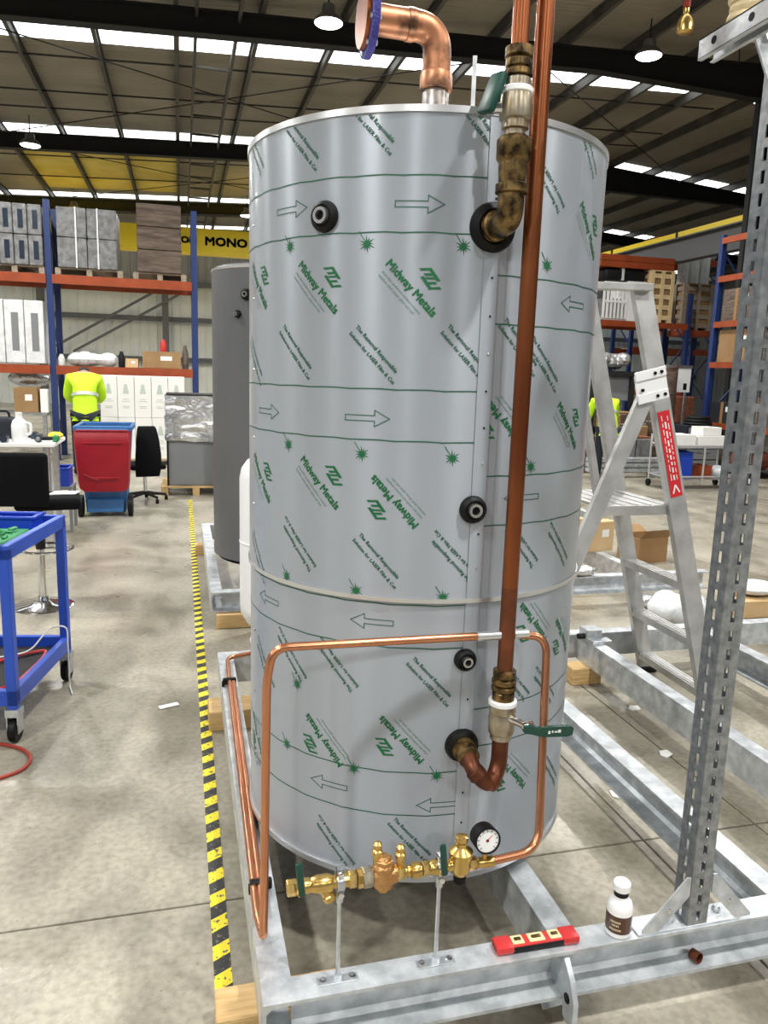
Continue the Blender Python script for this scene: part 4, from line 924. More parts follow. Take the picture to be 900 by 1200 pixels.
# workbench with clutter
wb = thing('workbench', 'white-topped workbench cluttered with tools behind the bar stool', 'table', (-1.7, 7.75, 0))
MB().bx(-2.6, -1.12, 7.4, 8.1, .95, .985, .004).build('top', 'white_label', wb)
for x in (-2.5, -1.2):
    for y in (7.48, 8.02): MB().bx(x - .025, x + .025, y - .025, y + .025, 0, .95).build('leg', 'steel', wb, smooth=False)
MB().bx(-2.5, -1.2, 8.03, 8.06, .35, .80).build('back_panel', 'wrap_white', wb, smooth=False)
jg = thing('plastic_jug', 'white plastic jug standing on the cluttered workbench', 'jug', (-1.43, 7.55, .985))
MB().lathe((-1.43, 7.55, .985), UP, [(.062, 0), (.068, .01), (.068, .15), (.055, .19), (.03, .215), (.025, .24)], 20).build('body', 'white_paint', jg); MB().lathe((-1.43, 7.55, 1.222), UP, [(.028, 0), (.028, .03), (0, .032)], 14).build('cap', 'white_label', jg)
MB().tube(fillet([(-1.37, 7.53, 1.16), (-1.33, 7.53, 1.15), (-1.33, 7.53, 1.06), (-1.375, 7.53, 1.05)], .02, 4), .012, 8).build('handle', 'white_paint', jg)
yg = ay(71, 505, 7.7)
gl = thing('work_gloves', 'yellow work gloves at the corner of the cluttered workbench', 'gloves', (-1.17, 7.85, .985))
MB().sph((-1.17, 7.85, 1.02), (.07, .09, .035), 12, 8).build('palm', 'yellow_plastic', gl)
for k in range(4): MB().tube([(-1.20 + .022 * k, 7.80, 1.03), (-1.20 + .024 * k, 7.74, 1.035), (-1.20 + .026 * k, 7.70, 1.01)], [.014, .013, .010], 8).build('finger', 'yellow_plastic', gl)
rb = random.Random(3)
tools = [('power_drill', 'dark cordless drill lying on the workbench beside the white jug', -1.545, 7.50), ('power_drill', 'dark cordless drill lying near the front corner of the workbench', -1.265, 7.53), ('power_drill', 'dark cordless drill at the back of the workbench behind the jug', -1.36, 7.86)]
for (nm, lb_, x, y), rz_ in zip(tools, (1.57, -1.57, 1.57)):
    t = thing(nm, lb_, 'drill', (x, y, .985)); R = rotz(rz_); b = Vector((x, y, .985))
    MB().cyl(b + R @ Vector((-.07, 0, .035)) , b + R @ Vector((.05, 0, .035)), .033, n=14).build('motor_body', 'screen_dark', t); MB().cyl(b + R @ Vector((.05, 0, .035)), b + R @ Vector((.11, 0, .035)), .022, .012, n=12).build('chuck', 'steel', t)
    MB().box(b + R @ Vector((-.04, .07, .03)), (.04, .11, .035), R, .01).build('grip', 'black_plastic', t); MB().box(b + R @ Vector((-.03, .14, .032)), (.09, .05, .06), R, .008).build('battery', 'green_plastic', t)
for i, (x, y, w, d, h, mt, lb_) in enumerate(((-1.66, 7.92, .26, .3, .20, 'navy', 'dark navy tool bag on the workbench beside the drills'), (-1.95, 7.7, .3, .35, .26, 'navy', 'tall dark navy tool bag at the far end of the workbench'))):
    t = thing('tool_bag', lb_, 'bag', (x, y, .985)); MB().box((x, y, .985 + h / 2), (w, d, h), None, .05, 3).build('body', mt, t); MB().tube(fillet([(x - .08, y, .985 + h), (x - .07, y, 1.04 + h), (x + .07, y, 1.04 + h), (x + .08, y, .985 + h)], .03, 4), .012, 8).build('handle', 'black_plastic', t)
bin_box('storage_tub', 'deep blue plastic tub on a small stool behind the end of the workbench', (-1.255, 8.35, .47), .27, .30, .19, 'crate_blue', rotz(0))
st_ = thing('step_stool', 'small grey stool holding the deep blue tub', 'stool', (-1.255, 8.36, 0)); MB().bx(-1.42, -1.09, 8.18, 8.54, .44, .47, .004).build('seat', 'grey_panel', st_)
for x in (-1.40, -1.11):
    for y in (8.2, 8.52): MB().bx(x - .015, x + .015, y - .015, y + .015, 0, .44).build('leg', 'grey_panel', st_, smooth=False)
# wheelie bin with the lid hung open towards us
wbn = thing('wheelie_bin', 'blue wheelie bin with its red lid hanging open down the front', 'bin', (-.85, 9.25, 0)); bx0, by0 = -.85, 9.30
def taper(x0, y0, w0, d0, w1, d1, z0, z1, th=None):
    vs = [(x0 - w0, y0 - d0, z0), (x0 + w0, y0 - d0, z0), (x0 + w0, y0 + d0, z0), (x0 - w0, y0 + d0, z0), (x0 - w1, y0 - d1, z1), (x0 + w1, y0 - d1, z1), (x0 + w1, y0 + d1, z1), (x0 - w1, y0 + d1, z1)]
    return MB().add(vs, [[3, 2, 1, 0], [0, 1, 5, 4], [1, 2, 6, 5], [2, 3, 7, 6], [3, 0, 4, 7]])
bb = taper(bx0, by0, .21, .22, .28, .33, .04, 1.0); bb.build('body', 'bin_blue', wbn, smooth=False)
m = MB(); m.bx(bx0 - .30, bx0 + .30, by0 - .37, by0 - .31, .97, 1.03, .01); m.bx(bx0 - .30, bx0 + .30, by0 + .31, by0 + .35, .97, 1.03, .01); m.bx(bx0 - .31, bx0 - .27, by0 - .35, by0 + .33, .97, 1.03, .01); m.bx(bx0 + .27, bx0 + .31, by0 - .35, by0 + .33, .97, 1.03, .01); m.build('rim', 'bin_blue', wbn)
MB().tube([(bx0 - .26, by0 - .42, .99), (bx0 + .26, by0 - .42, .99)], .018, 10).build('handle_bar', 'bin_blue', wbn)
MB().bx(bx0 - .20, bx0 + .20, by0 - .30, by0 - .20, .05, .20, .01).build('axle_housing', 'bin_blue', wbn)
for s in (-1, 1):
    wh = MB().lathe((bx0 + s * .235, by0 - .25, .125), (s, 0, 0), [(.09, 0), (.125, .006), (.125, .055), (.09, .06)], 24).build('wheel', 'rubber', wbn); MB().lathe((bx0 + s * .235, by0 - .25, .125), (s, 0, 0), [(.05, .03), (.05, .064), (0, .064)], 14).build('hub', 'lamp_body', wh)
lid = MB(); n = 10
prof = [(.30, .985, .425), (.30, .93, .455), (.295, .80, .45), (.285, .60, .435), (.275, .42, .42), (.262, .34, .41), (.22, .305, .405)]
vs = []; fs = []
for hw, z, dy in prof:
    for s in (-1, -.94, .94, 1): vs.append((bx0 + hw * s, by0 - dy + (0 if abs(s) < 1 else .045), z))
for i in range(len(prof) - 1):
    for j in range(3): fs.append([4 * i + j, 4 * i + j + 1, 4 * i + 5 + j, 4 * i + 4 + j])
lid.add(vs, fs).tube([(bx0 - .27, by0 - .43, .985), (bx0 + .27, by0 - .43, .985)], .014, 8); lid = lid.build('lid', 'bin_red', wbn, 'dark red hinged lid')
lm = MB(); lm.bx(bx0 - .20, bx0 + .20, by0 - .462, by0 - .452, .84, .86, .004); lm.bx(bx0 - .13, bx0 + .16, by0 - .440, by0 - .425, .45, .47, .004); lm.tube(fillet([(bx0 - .20, by0 - .43, .50), (bx0 - .13, by0 - .435, .465), (bx0 - .05, by0 - .435, .44)], .03, 3), .008, 6); lm.build('lid_ribs', 'bin_red', lid)
MB().bx(bx0 - .288, bx0 - .284, by0 - .30, by0 - .12, .62, .80).build('sticker', 'white_label', wbn, smooth=False)
# office chair
oc = thing('office_chair', 'black swivel office chair turned sideways beside the wheelie bin', 'chair', (-.47, 10.05, 0)); q = Vector((-.47, 10.05, 0))
for k in range(5):
    a = 2 * math.pi * k / 5 + .3; e = q + Vector((.27 * math.cos(a), .27 * math.sin(a), .075)); MB().tube([q + UP * .11, e], [.025, .016], 8).build('base_leg', 'black_plastic', oc)
    MB().lathe(e + Vector((-.02, 0, -.045)), (1, 0, 0), [(.025, 0), (.03, .005), (.03, .035), (.025, .04)], 12).build('caster', 'rubber', oc)
MB().cyl(q + UP * .10, q + UP * .43, .025, n=12).build('gas_lift', 'chrome', oc); MB().box(q + Vector((.0, -.02, .46)), (.44, .46, .07), rotz(.3), .03, 3).build('seat', 'black_fabric', oc)
bk = MB(); Rb = rotz(.25); vs = []; fs = []; pf = [(.34, -.17, .17), (.46, -.215, .19), (.62, -.235, .185), (.80, -.215, .165), (.93, -.175, .14), (.965, -.16, .12)]
for z, dy, hw in pf:
    for x, y in ((-hw, -.02), (-hw * .9, -.045), (hw * .9, -.045), (hw, -.02), (hw * .9, .025), (-hw * .9, .025)): vs.append(q + Rb @ Vector((x * .85, y + dy, 0)) + UP * z)
for i in range(len(pf) - 1):
    for k in range(6): fs.append([6 * i + k, 6 * i + (k + 1) % 6, 6 * i + 6 + (k + 1) % 6, 6 * i + 6 + k])
fs += [[5, 4, 3, 2, 1, 0], [30 + k for k in range(6)]]
bk.add(vs, fs).build('backrest', 'black_fabric', oc, ang=60)
# foil-wrapped unit on a pallet
def pallet(x0, x1, y0, y1, z0, label, mat='timber'):
    t = thing('pallet', label, 'pallet', ((x0 + x1) / 2, (y0 + y1) / 2, z0)); n = 7; w = (y1 - y0)
    for k in range(n): MB().bx(x0, x1, y0 + (w - .09) * k / (n - 1), y0 + (w - .09) * k / (n - 1) + .09, z0 + .10, z0 + .12).build('deck_board', mat, t, smooth=False)
    for k in range(3):
        xx_ = x0 + (x1 - x0 - .09) * k / 2; MB().bx(xx_, xx_ + .09, y0, y1, z0, z0 + .10).build('bearer', mat, t, smooth=False)
    return t
pallet(-.28, .62, 10.45, 11.35, 0, 'timber pallet under the foil-wrapped cabinet')
fw = thing('wrapped_cabinet', 'grey cabinet with crumpled silver foil wrapped around its upper half on a pallet', 'cabinet', (.16, 10.9, .12))
MB().bx(-.18, .56, 10.55, 11.25, .12, 1.30, .006).build('body', 'grey_panel', fw)
fo = MB(); nx, nz = 26, 14; rr = random.Random(5); vs = []; fs = []
per = []
for k in range(nx):
    t = k / nx * 4; s = t % 1; per.append([(-.215 + .81 * s, 10.515), (.595, 10.515 + .77 * s), (.595 - .81 * s, 11.285), (-.215, 11.285 - .77 * s)][int(t)])
for j in range(nz):
    for (x, y) in per: vs.append((x + rr.uniform(-.016, .016), y + rr.uniform(-.016, .016), .72 + .60 * j / (nz - 1) + rr.uniform(-.012, .012)))
for j in range(nz - 1):
    for k in range(nx): fs.append([j * nx + k, j * nx + (k + 1) % nx, (j + 1) * nx + (k + 1) % nx, (j + 1) * nx + k])
fs.append([(nz - 1) * nx + k for k in range(nx)]); fo.add(vs, fs).build('foil_wrap', 'foil', fw, 'crumpled silver foil', ang=20)
for x in (-.19, .56): MB().bx(x - .012, x + .012, 10.53, 10.55, .12, .74).build('corner_strip', 'black_plastic', fw, smooth=False)
MB().bx(-.2, .58, 10.53, 11.27, 1.325, 1.345).build('lid_board', 'black_plastic', fw, smooth=False)
fw2 = ax(238, 520, .50)
solo(MB().bx(.40, .62, 10.25, 10.40, .0, .98, .01), 'board_offcut', 'white_paint', 'tall white board standing in front of the foil-wrapped cabinet', 'board')
# white cartons stacked under the left rack
wc = thing('carton', 'white carton', 'box'); MB().bx(-.135, .135, 0, .55, 0, .70, .004).build('body', 'carton_white', wc)
pm_ = MB()
for (z, w) in ((.30, .09), (.265, .14), (.18, .12), (.155, .10)): pm_.bx(-w / 2, w / 2, -.0015, 0, z, z + .012)
pm_.build('print', 'carton_print', wc, smooth=False)
MB().prism([(-.05, 0), (.05, 0), (.02, .16), (-.02, .16)], (0, -.0012, .40), (1, 0, 0), (0, 0, 1), .002).build('printed_picture', 'carton_print', wc, smooth=False)
MB().bx(-.137, .137, .25, .30, .698, .702).build('tape', 'white_label', wc, smooth=False)
wcl = 0
for i in range(5):
    for j in range(2):
        o = wc if (i, j) == (0, 0) else copy_tree(wc)
        move(o, (-1.19 + .277 * i, 13.75, .12 + .705 * j)); o['group'] = 'white cartons stacked under the left rack'
        o['label'] = ['white carton in the lower row of the stack under the left rack', 'white carton in the upper row of the stack under the left rack'][j]
pallet(-1.36, .10, 13.72, 14.35, 0, 'timber pallet under the stack of white cartons')

# ================================================================ PALLET RACKS
def rack(name, label, along, p, posts, depth, top, levels, beam_h=.12, back=1, mat='rack_orange'):
    """posts: positions along the run; p: coordinate of the front face across the run; depth towards +"""
    t = thing(name, label, 'pallet rack', (posts[0], p, 0) if along == 'x' else (p, posts[0], 0))
    def B(a0, a1, b0, b1, z0, z1): return MB().bx(a0, a1, b0, b1, z0, z1) if along == 'x' else MB().bx(b0, b1, a0, a1, z0, z1)
    for a in posts:
        for b in (p, p + depth - .09):
            u_ = B(a - .05, a + .05, b, b + .09, 0, top).build('upright', 'rack_blue', t, smooth=False)
            pt_ = MB()
            B(a - .09, a + .09, b - .02, b + .11, 0, .008).build('foot_plate', 'rack_blue', u_, smooth=False)
        k = 0; z = .2
        while z < top - .9:
            q0, q1 = (p + .05, p + depth - .05) if k % 2 else (p + depth - .05, p + .05)
            (MB().beam((a, q0, z), (a, q1, z + .8), .03, .03) if along == 'x' else MB().beam((q0, a, z), (q1, a, z + .8), .03, .03)).build('brace', 'rack_blue', t, smooth=False); z += .8; k += 1
    for i in range(len(posts) - 1):
        for z in levels:
            for b in (p - .03, p + depth - .02):
                bm_ = B(posts[i] + .05, posts[i + 1] - .05, b, b + .05, z - beam_h, z).build('beam', mat, t, smooth=False)
            for k in range(3):
                a = posts[i] + (posts[i + 1] - posts[i]) * (.2 + .3 * k); B(a - .25, a + .25, p + .02, p + depth - .02, z - .03, z - .005).build('deck_board', 'timber_grey', t, smooth=False)
    return t
rack('pallet_rack', 'blue and orange pallet rack along the left holding wrapped appliances and cartons', 'x', 14.5, [-7.55, -4.85, -2.15, .26], .95, 4.40, [3.19, 1.66], .15)
def wrapped_stack(name, label, cat, x0, x1, y0, y1, z0, z1, nx, nz, mat, group=None, wrap=None, slot=None, jit=.006):
    """a wrapped pallet load: single units in a grid as parts, with straps"""
    t = thing(name, label, cat, ((x0 + x1) / 2, (y0 + y1) / 2, z0), group); r = random.Random(hash(label) % 1000 if False else len(label))
    w, h = (x1 - x0) / nx, (z1 - z0) / nz
    for i in range(nx):
        for j in range(nz):
            a, b = x0 + w * i, z0 + h * j; dy = r.uniform(-jit, jit)
            u = MB().bx(a + .006, a + w - .006, y0 + dy, y1, b + .004, b + h - .004, .012).build('packed_unit', mat, t)
            if slot: MB().bx(a + w * .36, a + w * .72, y0 + dy - .004, y0 + dy, b + h * .2, b + h * .8).build('dark_panel', slot, u, smooth=False)
    if wrap:
        for k in range(2):
            xx_ = x0 + (x1 - x0) * (.32 + .36 * k); MB().bx(xx_ - .012, xx_ + .012, y0 - .012, y1 + .005, z0, z1 + .006).build('strap', wrap, t, smooth=False)
    return t
zt = 3.19
for (x0, x1, lb_) in ((-3.15, -2.215, 'timber pallet under the pale appliances on the top rack level'), (-2.05, -.95, 'timber pallet under the grey wrapped cartons on the top rack level'), (-.78, .12, 'timber pallet under the brown wrapped load on the top rack level')): pallet(x0, x1, 14.50, 15.4, zt, lb_, 'timber_grey')
wrapped_stack('wrapped_load', 'pale plastic-wrapped appliances stacked two high on the top rack level', 'pallet load', -3.12, -2.22, 14.46, 15.35, zt + .12, 4.30, 4, 2, 'wrap_grey', slot='screen_dark')
wrapped_stack('wrapped_load', 'grey shrink-wrapped cartons in a block of four on the top rack level', 'pallet load', -2.0, -1.03, 14.46, 15.35, zt + .12, 4.30, 2, 2, 'wrap_grey', wrap='wrap_white')
t = wrapped_stack('wrapped_load', 'brown cartons under dark shrink wrap on the top rack level', 'pallet load', -.71, .05, 14.46, 15.35, zt + .12, 4.46, 1, 3, 'wrap_brown')
z2_ = 1.66
wrapped_stack('wrapped_load', 'white wrapped appliances on the middle rack level beside the blue upright', 'pallet load', -3.2, -2.26, 14.46, 15.35, z2_ + .02, 2.74, 3, 1, 'wrap_white', slot='grey_panel')
bg_ = thing('plastic_bag', 'long pale green plastic bundle lying on the middle rack level', 'bundle', (-1.5, 14.75, z2_))
for k in range(5): MB().sph((-1.78 + .13 * k, 14.75, z2_ + .12), (.17, .28, .12 + .025 * math.sin(k * 1.7)), 14, 8).build('fold', 'bag', bg_)
def carton(name, label, x0, x1, y0, y1, z0, z1, mat='cardboard', rz=0., open_=False, fill=None):
    c = Vector(((x0 + x1) / 2, (y0 + y1) / 2, z0)); t = thing(name, label, 'box', c); R = rotz(rz); w, d, h = x1 - x0, y1 - y0, z1 - z0
    if not open_:
        MB().box(c + UP * h / 2, (w, d, h), R, .004).build('body', mat, t); MB().box(c + UP * (h + .0005), (w * .98, .05, .003), R).build('tape', 'tape_brown', t, smooth=False)
        MB().box(c + R @ Vector((w * .12, -d / 2 - .001, 0)) + UP * h * .6, (w * .3, .002, h * .25), R).build('shipping_label', 'white_label', t, smooth=False)
    else:
        m = MB(); th = .006; m.box(c + UP * .004, (w, d, .008), R)
        for dx, dy, wx, wy in ((0, -d / 2, w, th), (0, d / 2, w, th), (-w / 2, 0, th, d), (w / 2, 0, th, d)): m.box(c + R @ Vector((dx, dy, 0)) + UP * h / 2, (wx, wy, h), R)
        m.build('body', mat, t, smooth=False)
        for s, ang_ in ((1, .5), (-1, .9)):
            f = MB(); f.add([c + R @ Vector((-w / 2, s * d / 2, 0)) + UP * h, c + R @ Vector((w / 2, s * d / 2, 0)) + UP * h, c + R @ Vector((w / 2, s * (d / 2 + d * .38 * math.cos(ang_)), 0)) + UP * (h + d * .38 * math.sin(ang_)), c + R @ Vector((-w / 2, s * (d / 2 + d * .38 * math.cos(ang_)), 0)) + UP * (h + d * .38 * math.sin(ang_))], [[0, 1, 2, 3]])
            f.add([p + Vector((0, 0, -.004)) for p in f.v[:4]], [[3, 2, 1, 0]]); f.build('flap', mat, t, smooth=False)
    return t
carton('carton', 'wide brown carton on the middle rack level below the wrapped brown load', -.66, .0, 14.5, 15.1, z2_, z2_ + .30)
carton('carton', 'small brown carton between the pale bundle and the wide carton on the rack', -.95, -.74, 14.5, 14.8, z2_, z2_ + .16, 'cardboard_pale')
for i, (x, h) in enumerate(((-2.02, .2), (-1.02, .28), (-.30, .22), (.08, .42))):
    solo(MB().lathe((x, 14.56, z2_ + (.30 if x == -.30 else 0)), UP, [(.05, 0), (.055, .01), (.055, h * .7), (.03, h * .9), (.03, h), (0, h)], 12), 'canister', ['wrap_white', 'black_plastic', 'red_plastic', 'wrap_brown'][i], ['short white canister by the blue upright on the middle rack level', 'black canister beside the small brown carton on the rack', 'red canister on top of the wide brown carton on the rack', 'tall brown canister at the end of the middle rack level'][i], 'canister')
lowt = thing('steel_bench', 'low grey steel bench behind the workbench under the rack', 'bench', (-2.6, 14.6, 0)); MB().bx(-3.6, -2.25, 14.3, 15.2, .80, .85).build('top', 'steel', lowt, smooth=False)
for x in (-3.55, -2.3):
    for y in (14.35, 15.15): MB().bx(x - .03, x + .03, y - .03, y + .03, 0, .8).build('leg', 'steel', lowt, smooth=False)
carton('carton', 'square brown carton on the grey steel bench under the rack', -2.78, -2.40, 14.35, 14.8, .85, 1.27, 'cardboard')
solo(MB().sph((-2.6, 14.95, 1.42), (.38, .22, .15), 16, 10), 'plastic_bag', 'foil', 'crumpled silver bag lying on the square brown carton', 'bag')
carton('carton', 'white carton standing beside the square brown carton under the rack', -2.36, -2.24, 14.35, 14.6, .85, 1.25, 'carton_white')

# ================================================================ PEOPLE
def person(label, loc, rz=0., lean=.42, k=1.):
    """standing figure bent forward over a bench, back towards the camera (faces local +y)"""
    t = thing('person', label, 'person', (0, 0, 0)); H = Vector
    hip = .93; sh = hip + .50 * math.cos(lean); sy_ = .50 * math.sin(lean); nk = (0, sy_ + .07, sh + .035); hd = (0, sy_ + .21, sh + .015)
    J = {'pel': (0, 0, hip), 'sp': (0, sy_ * .5 - .02, hip + .27), 'ch': (0, sy_ * .9, sh - .06), 'nk': nk, 'hd': hd, 'top': (0, hd[1] + .10, hd[2] + .03)}
    vs, es, rs = [], [], []; idx = {}
    def add(n, p, r, par=None):
        idx[n] = len(vs); vs.append(p); rs.append(r)
        if par: es.append((idx[par], idx[n]))
    add('pel', J['pel'], (.155, .12)); add('sp', J['sp'], (.145, .115), 'pel'); add('ch', J['ch'], (.165, .12), 'sp'); add('nk', nk, .058, 'ch'); add('hd', hd, (.075, .085), 'nk'); add('hd2', J['top'], (.07, .08), 'hd')
    for s in (-1, 1):
        n = 'LR'[s > 0]
        add(n + 's', (s * .185, sy_ + .01, sh - .03), .066, 'ch'); add(n + 'e', (s * .235, sy_ + .11, sh - .29), .047, n + 's'); add(n + 'w', (s * .17, sy_ + .33, sh - .36), .032, n + 'e'); add(n + 'h', (s * .155, sy_ + .41, sh - .37), (.042, .022), n + 'w')
        for q, (dx, L) in enumerate(((-.03, .07), (-.01, .08), (.01, .078), (.03, .062))): add(n + 'f%d' % q, (s * .155 + dx, sy_ + .41 + L, sh - .375 - .012), .010, n + 'h')
        add(n + 't', (s * .155 - s * .05, sy_ + .43, sh - .38), .011, n + 'h')
        add(n + 'th', (s * .10, 0, hip - .09), .095, 'pel'); add(n + 'k', (s * .12, .03, .50), .062, n + 'th'); add(n + 'a', (s * .13, -.01, .09), .042, n + 'k'); add(n + 'ft', (s * .14, .15, .035), (.042, .03), n + 'a')
    body = skin_mesh('body', vs, es, rs); body.materials.append(M['skin']); body.materials.append(M['navy']); body.materials.append(M['hivis'])
    for pl_ in body.polygons:
        c_ = pl_.center
        if c_.z < hip + .02: pl_.material_index = 1
        elif c_.y < nk[1] - .06 and c_.z < sh + .1: pl_.material_index = 2
    link('body', body, t)
    add('hem', (0, -.015, hip - .10), (.165, .125), 'pel')
    def sub(name, names, grow, mat, extra=()):
        keep = [idx[x] for x in names]; mp = {o: i for i, o in enumerate(keep)}
        ee = [(mp[a], mp[b]) for a, b in es if a in mp and b in mp]
        me = skin_mesh(name, [vs[i] for i in keep], ee, [tuple(np.array(rs[i] if isinstance(rs[i], tuple) else (rs[i], rs[i])) + grow) for i in keep]); me.materials.append(M[mat]); return link(name, me, t)
    jk = sub('jacket', ['pel', 'hem', 'sp', 'ch', 'Ls', 'Rs', 'Le', 'Re', 'Lw', 'Rw'], .022, 'hivis', ())
    sub('trousers', ['pel', 'Lth', 'Rth', 'Lk', 'Rk', 'La', 'Ra'], .016, 'navy')
    for s in 'LR': sub('boot', [s + 'a', s + 'ft'], .016, 'black_plastic')
    a_ = H((0, sy_ * .40 - .01, hip + .20)); ax_ = H((0, math.sin(lean), math.cos(lean)))
    m = MB()
    ringv = []
    for kk in range(25):
        th = 2 * math.pi * kk / 24; ringv.append((math.cos(th), math.sin(th)))
    for off in (-.025, .025):
        for c_, s_ in ringv: m.v.append(a_ + H((.178 * c_, 0, 0)) + H((0, math.cos(lean), -math.sin(lean))) * (.150 * s_) + ax_ * off)
    n_ = len(ringv)
    m.f += [[i, i + 1, n_ + i + 1, n_ + i] for i in range(n_ - 1)]; m.build('reflective_band', 'reflective', t, 'silver reflective band')
    m = MB().sph((0, hd[1] + .035, hd[2] + .035), (.086, .115, .085), 16, 10); m.build('hair', 'hair', t)
    f = MB().sph((0, hd[1] + .20, hd[2] + .0), (.014, .025, .018), 8, 6); f.build('nose', 'skin', t)
    for s in (-1, 1):
        MB().sph((s * .085, hd[1] + .03, hd[2] - .005), (.012, .022, .032), 8, 6).build('ear', 'skin', t); MB().sph((s * .03, hd[1] + .175, hd[2] + .02), .012, 8, 6).build('eye', 'white_paint', t)
    MB().box((0, hd[1] + .185, hd[2] - .045), (.045, .012, .010), None, .003).build('mouth', 'red_plastic', t)
    t.location = loc; t.rotation_euler = (0, 0, rz); t.scale = (k, k, k); return t
person('person in a hi-vis yellow jacket bending forward by the white cartons', (-1.42, 12.45, 0), .1, .35, 1.08)
person('person in a hi-vis yellow jacket bending over beyond the ladder', (6.93, 11.45, 0), -.2, .55, 1.0)

# ================================================================ RIGHT SIDE
rack('pallet_rack', 'blue and orange rack bay facing the aisle under the crane runway', 'y', 9.95, [8.6, 10.8, 13.0], .80, 4.46, [4.40, 3.70, 2.86, 2.10, .95], .11)
rack('pallet_rack', 'blue and orange rack holding the pale timber crate beyond the ladder', 'x', 16.0, [6.5, 9.05, 11.6], 1.0, 3.75, [3.05, 1.5], .13)
rack('pallet_rack', 'tall orange-beamed rack at the back holding bales under the crane rail', 'x', 18.6, [11.75, 14.4], 1.0, 5.2, [4.98, 2.6], .16)
def crate(label, x0, x1, y0, y1, z0, z1, mat):
    t = thing('timber_crate', label, 'crate', ((x0 + x1) / 2, (y0 + y1) / 2, z0)); w, h = x1 - x0, z1 - z0; d = y1 - y0
    MB().bx(x0 + .03, x1 - .03, y0 + .03, y1 - .03, z0 + .1, z1 - .02).build('contents', 'cardboard', t, smooth=False)
    for k in range(5):
        z = z0 + .12 + (h - .24) * k / 4; MB().bx(x0, x1, y0, y0 + .022, z - .05, z + .05).build('slat', mat, t, smooth=False); MB().bx(x0, x0 + .022, y0, y1, z - .05, z + .05).build('slat', mat, t, smooth=False)
    for k in range(3):
        x = x0 + (w - .09) * k / 2; MB().bx(x, x + .09, y0 - .022, y0, z0, z1).build('batten', mat, t, smooth=False); y = y0 + (d - .09) * k / 2; MB().bx(x0 - .022, x0, y, y + .09, z0, z1).build('batten', mat, t, smooth=False)
    MB().bx(x0 - .02, x1 + .02, y0 - .02, y1, z1 - .02, z1).build('top_board', mat, t, smooth=False)
    for k in range(3): MB().bx(x0 + (w - .1) * k / 2, x0 + (w - .1) * k / 2 + .1, y0, y1, z0, z0 + .1).build('skid', mat, t, smooth=False)
crate('pale new timber slatted crate on the rack beyond the ladder', 10.50, 11.12, 16.05, 16.85, 3.05, 4.22, 'timber_pale')
bb_ = thing('wrapped_bundle', 'long black wrapped bundle on the caged load under the orange beams', 'bundle', (9.9, 16.4, 3.955)); MB().bx(9.36, 10.44, 16.15, 16.7, 3.955, 4.225, .08, 3).build('body', 'black_plastic', bb_); MB().bx(9.8, 9.86, 16.14, 16.71, 3.96, 4.23).build('strap', 'wrap_white', bb_, smooth=False)
ob_ = thing('beam_bundle', 'bundle of spare orange rack beams lying across the timber crate', 'beam bundle', (10.2, 16.4, 4.23))
for j in range(2):
    for i in range(3): MB().bx(9.2, 11.12, 16.08 + .17 * i, 16.22 + .17 * i, 4.232 + .14 * j, 4.365 + .14 * j, .004).build('beam', 'rack_orange', ob_)
crate('dark weathered timber crate beside the pale crate on the rack', 11.75, 12.55, 16.5, 17.2, 2.95, 4.05, 'timber_grey')
solo(MB().bx(11.7, 12.7, 16.4, 17.3, 2.82, 2.95), 'rack_shelf', 'rack_orange', 'orange steel shelf under the weathered crate', 'shelf')
for x in (11.75, 12.65):
    pass
shp = thing('shelf_stand', 'orange steel stand holding the shelf with the weathered crate', 'stand', (12.2, 16.85, 0))
for x in (11.85, 12.6):
    for y in (16.45, 17.2): MB().bx(x - .04, x + .04, y - .04, y + .04, 0, 2.82).build('leg', 'rack_blue', shp, smooth=False)
# white slatted cage load and foil bag beyond the ladder
t = thing('caged_load', 'white slatted plastic cage on the rack just beyond the ladder top', 'cage', (9.65, 16.3, 3.05))
MB().bx(9.34, 9.96, 16.1, 16.7, 3.05, 3.12).build('base', 'cage_grey', t, smooth=False); MB().bx(9.40, 9.90, 16.15, 16.65, 3.12, 3.55).build('contents', 'wrap_grey', t)
for k in range(7): MB().bx(9.34 + .095 * k, 9.39 + .095 * k, 16.08, 16.11, 3.10, 3.90).build('slat', 'white_label', t, smooth=False)
for z in (3.45, 3.86): MB().bx(9.34, 9.96, 16.07, 16.10, z, z + .05).build('rail', 'white_label', t, smooth=False)
carton('carton', 'wide pale carton beside the timber crate on the rack', 9.98, 10.46, 16.1, 16.8, 3.05, 3.95, 'carton_white')
# bales at the back under the crane rail
for i, (x0, x1, z1, mt, lb_) in enumerate(((12.35, 13.15, 5.55, 'rust', 'rust-brown bale on top of the tall rack under the roof'), (13.25, 14.2, 5.62, 'wrap_white', 'white wrapped bale on top of the tall rack under the roof'))):
    t = thing('bale', lb_, 'bale', ((x0 + x1) / 2, 19.1, 4.98)); MB().bx(x0, x1, 18.6, 19.5, 4.98, z1, .12, 3).build('body', mt, t)
    for k in range(2): MB().bx(x0 + (x1 - x0) * (.3 + .4 * k) - .02, x0 + (x1 - x0) * (.3 + .4 * k) + .02, 18.59, 19.51, 4.985, z1 + .004).build('strap', 'black_plastic', t, smooth=False)
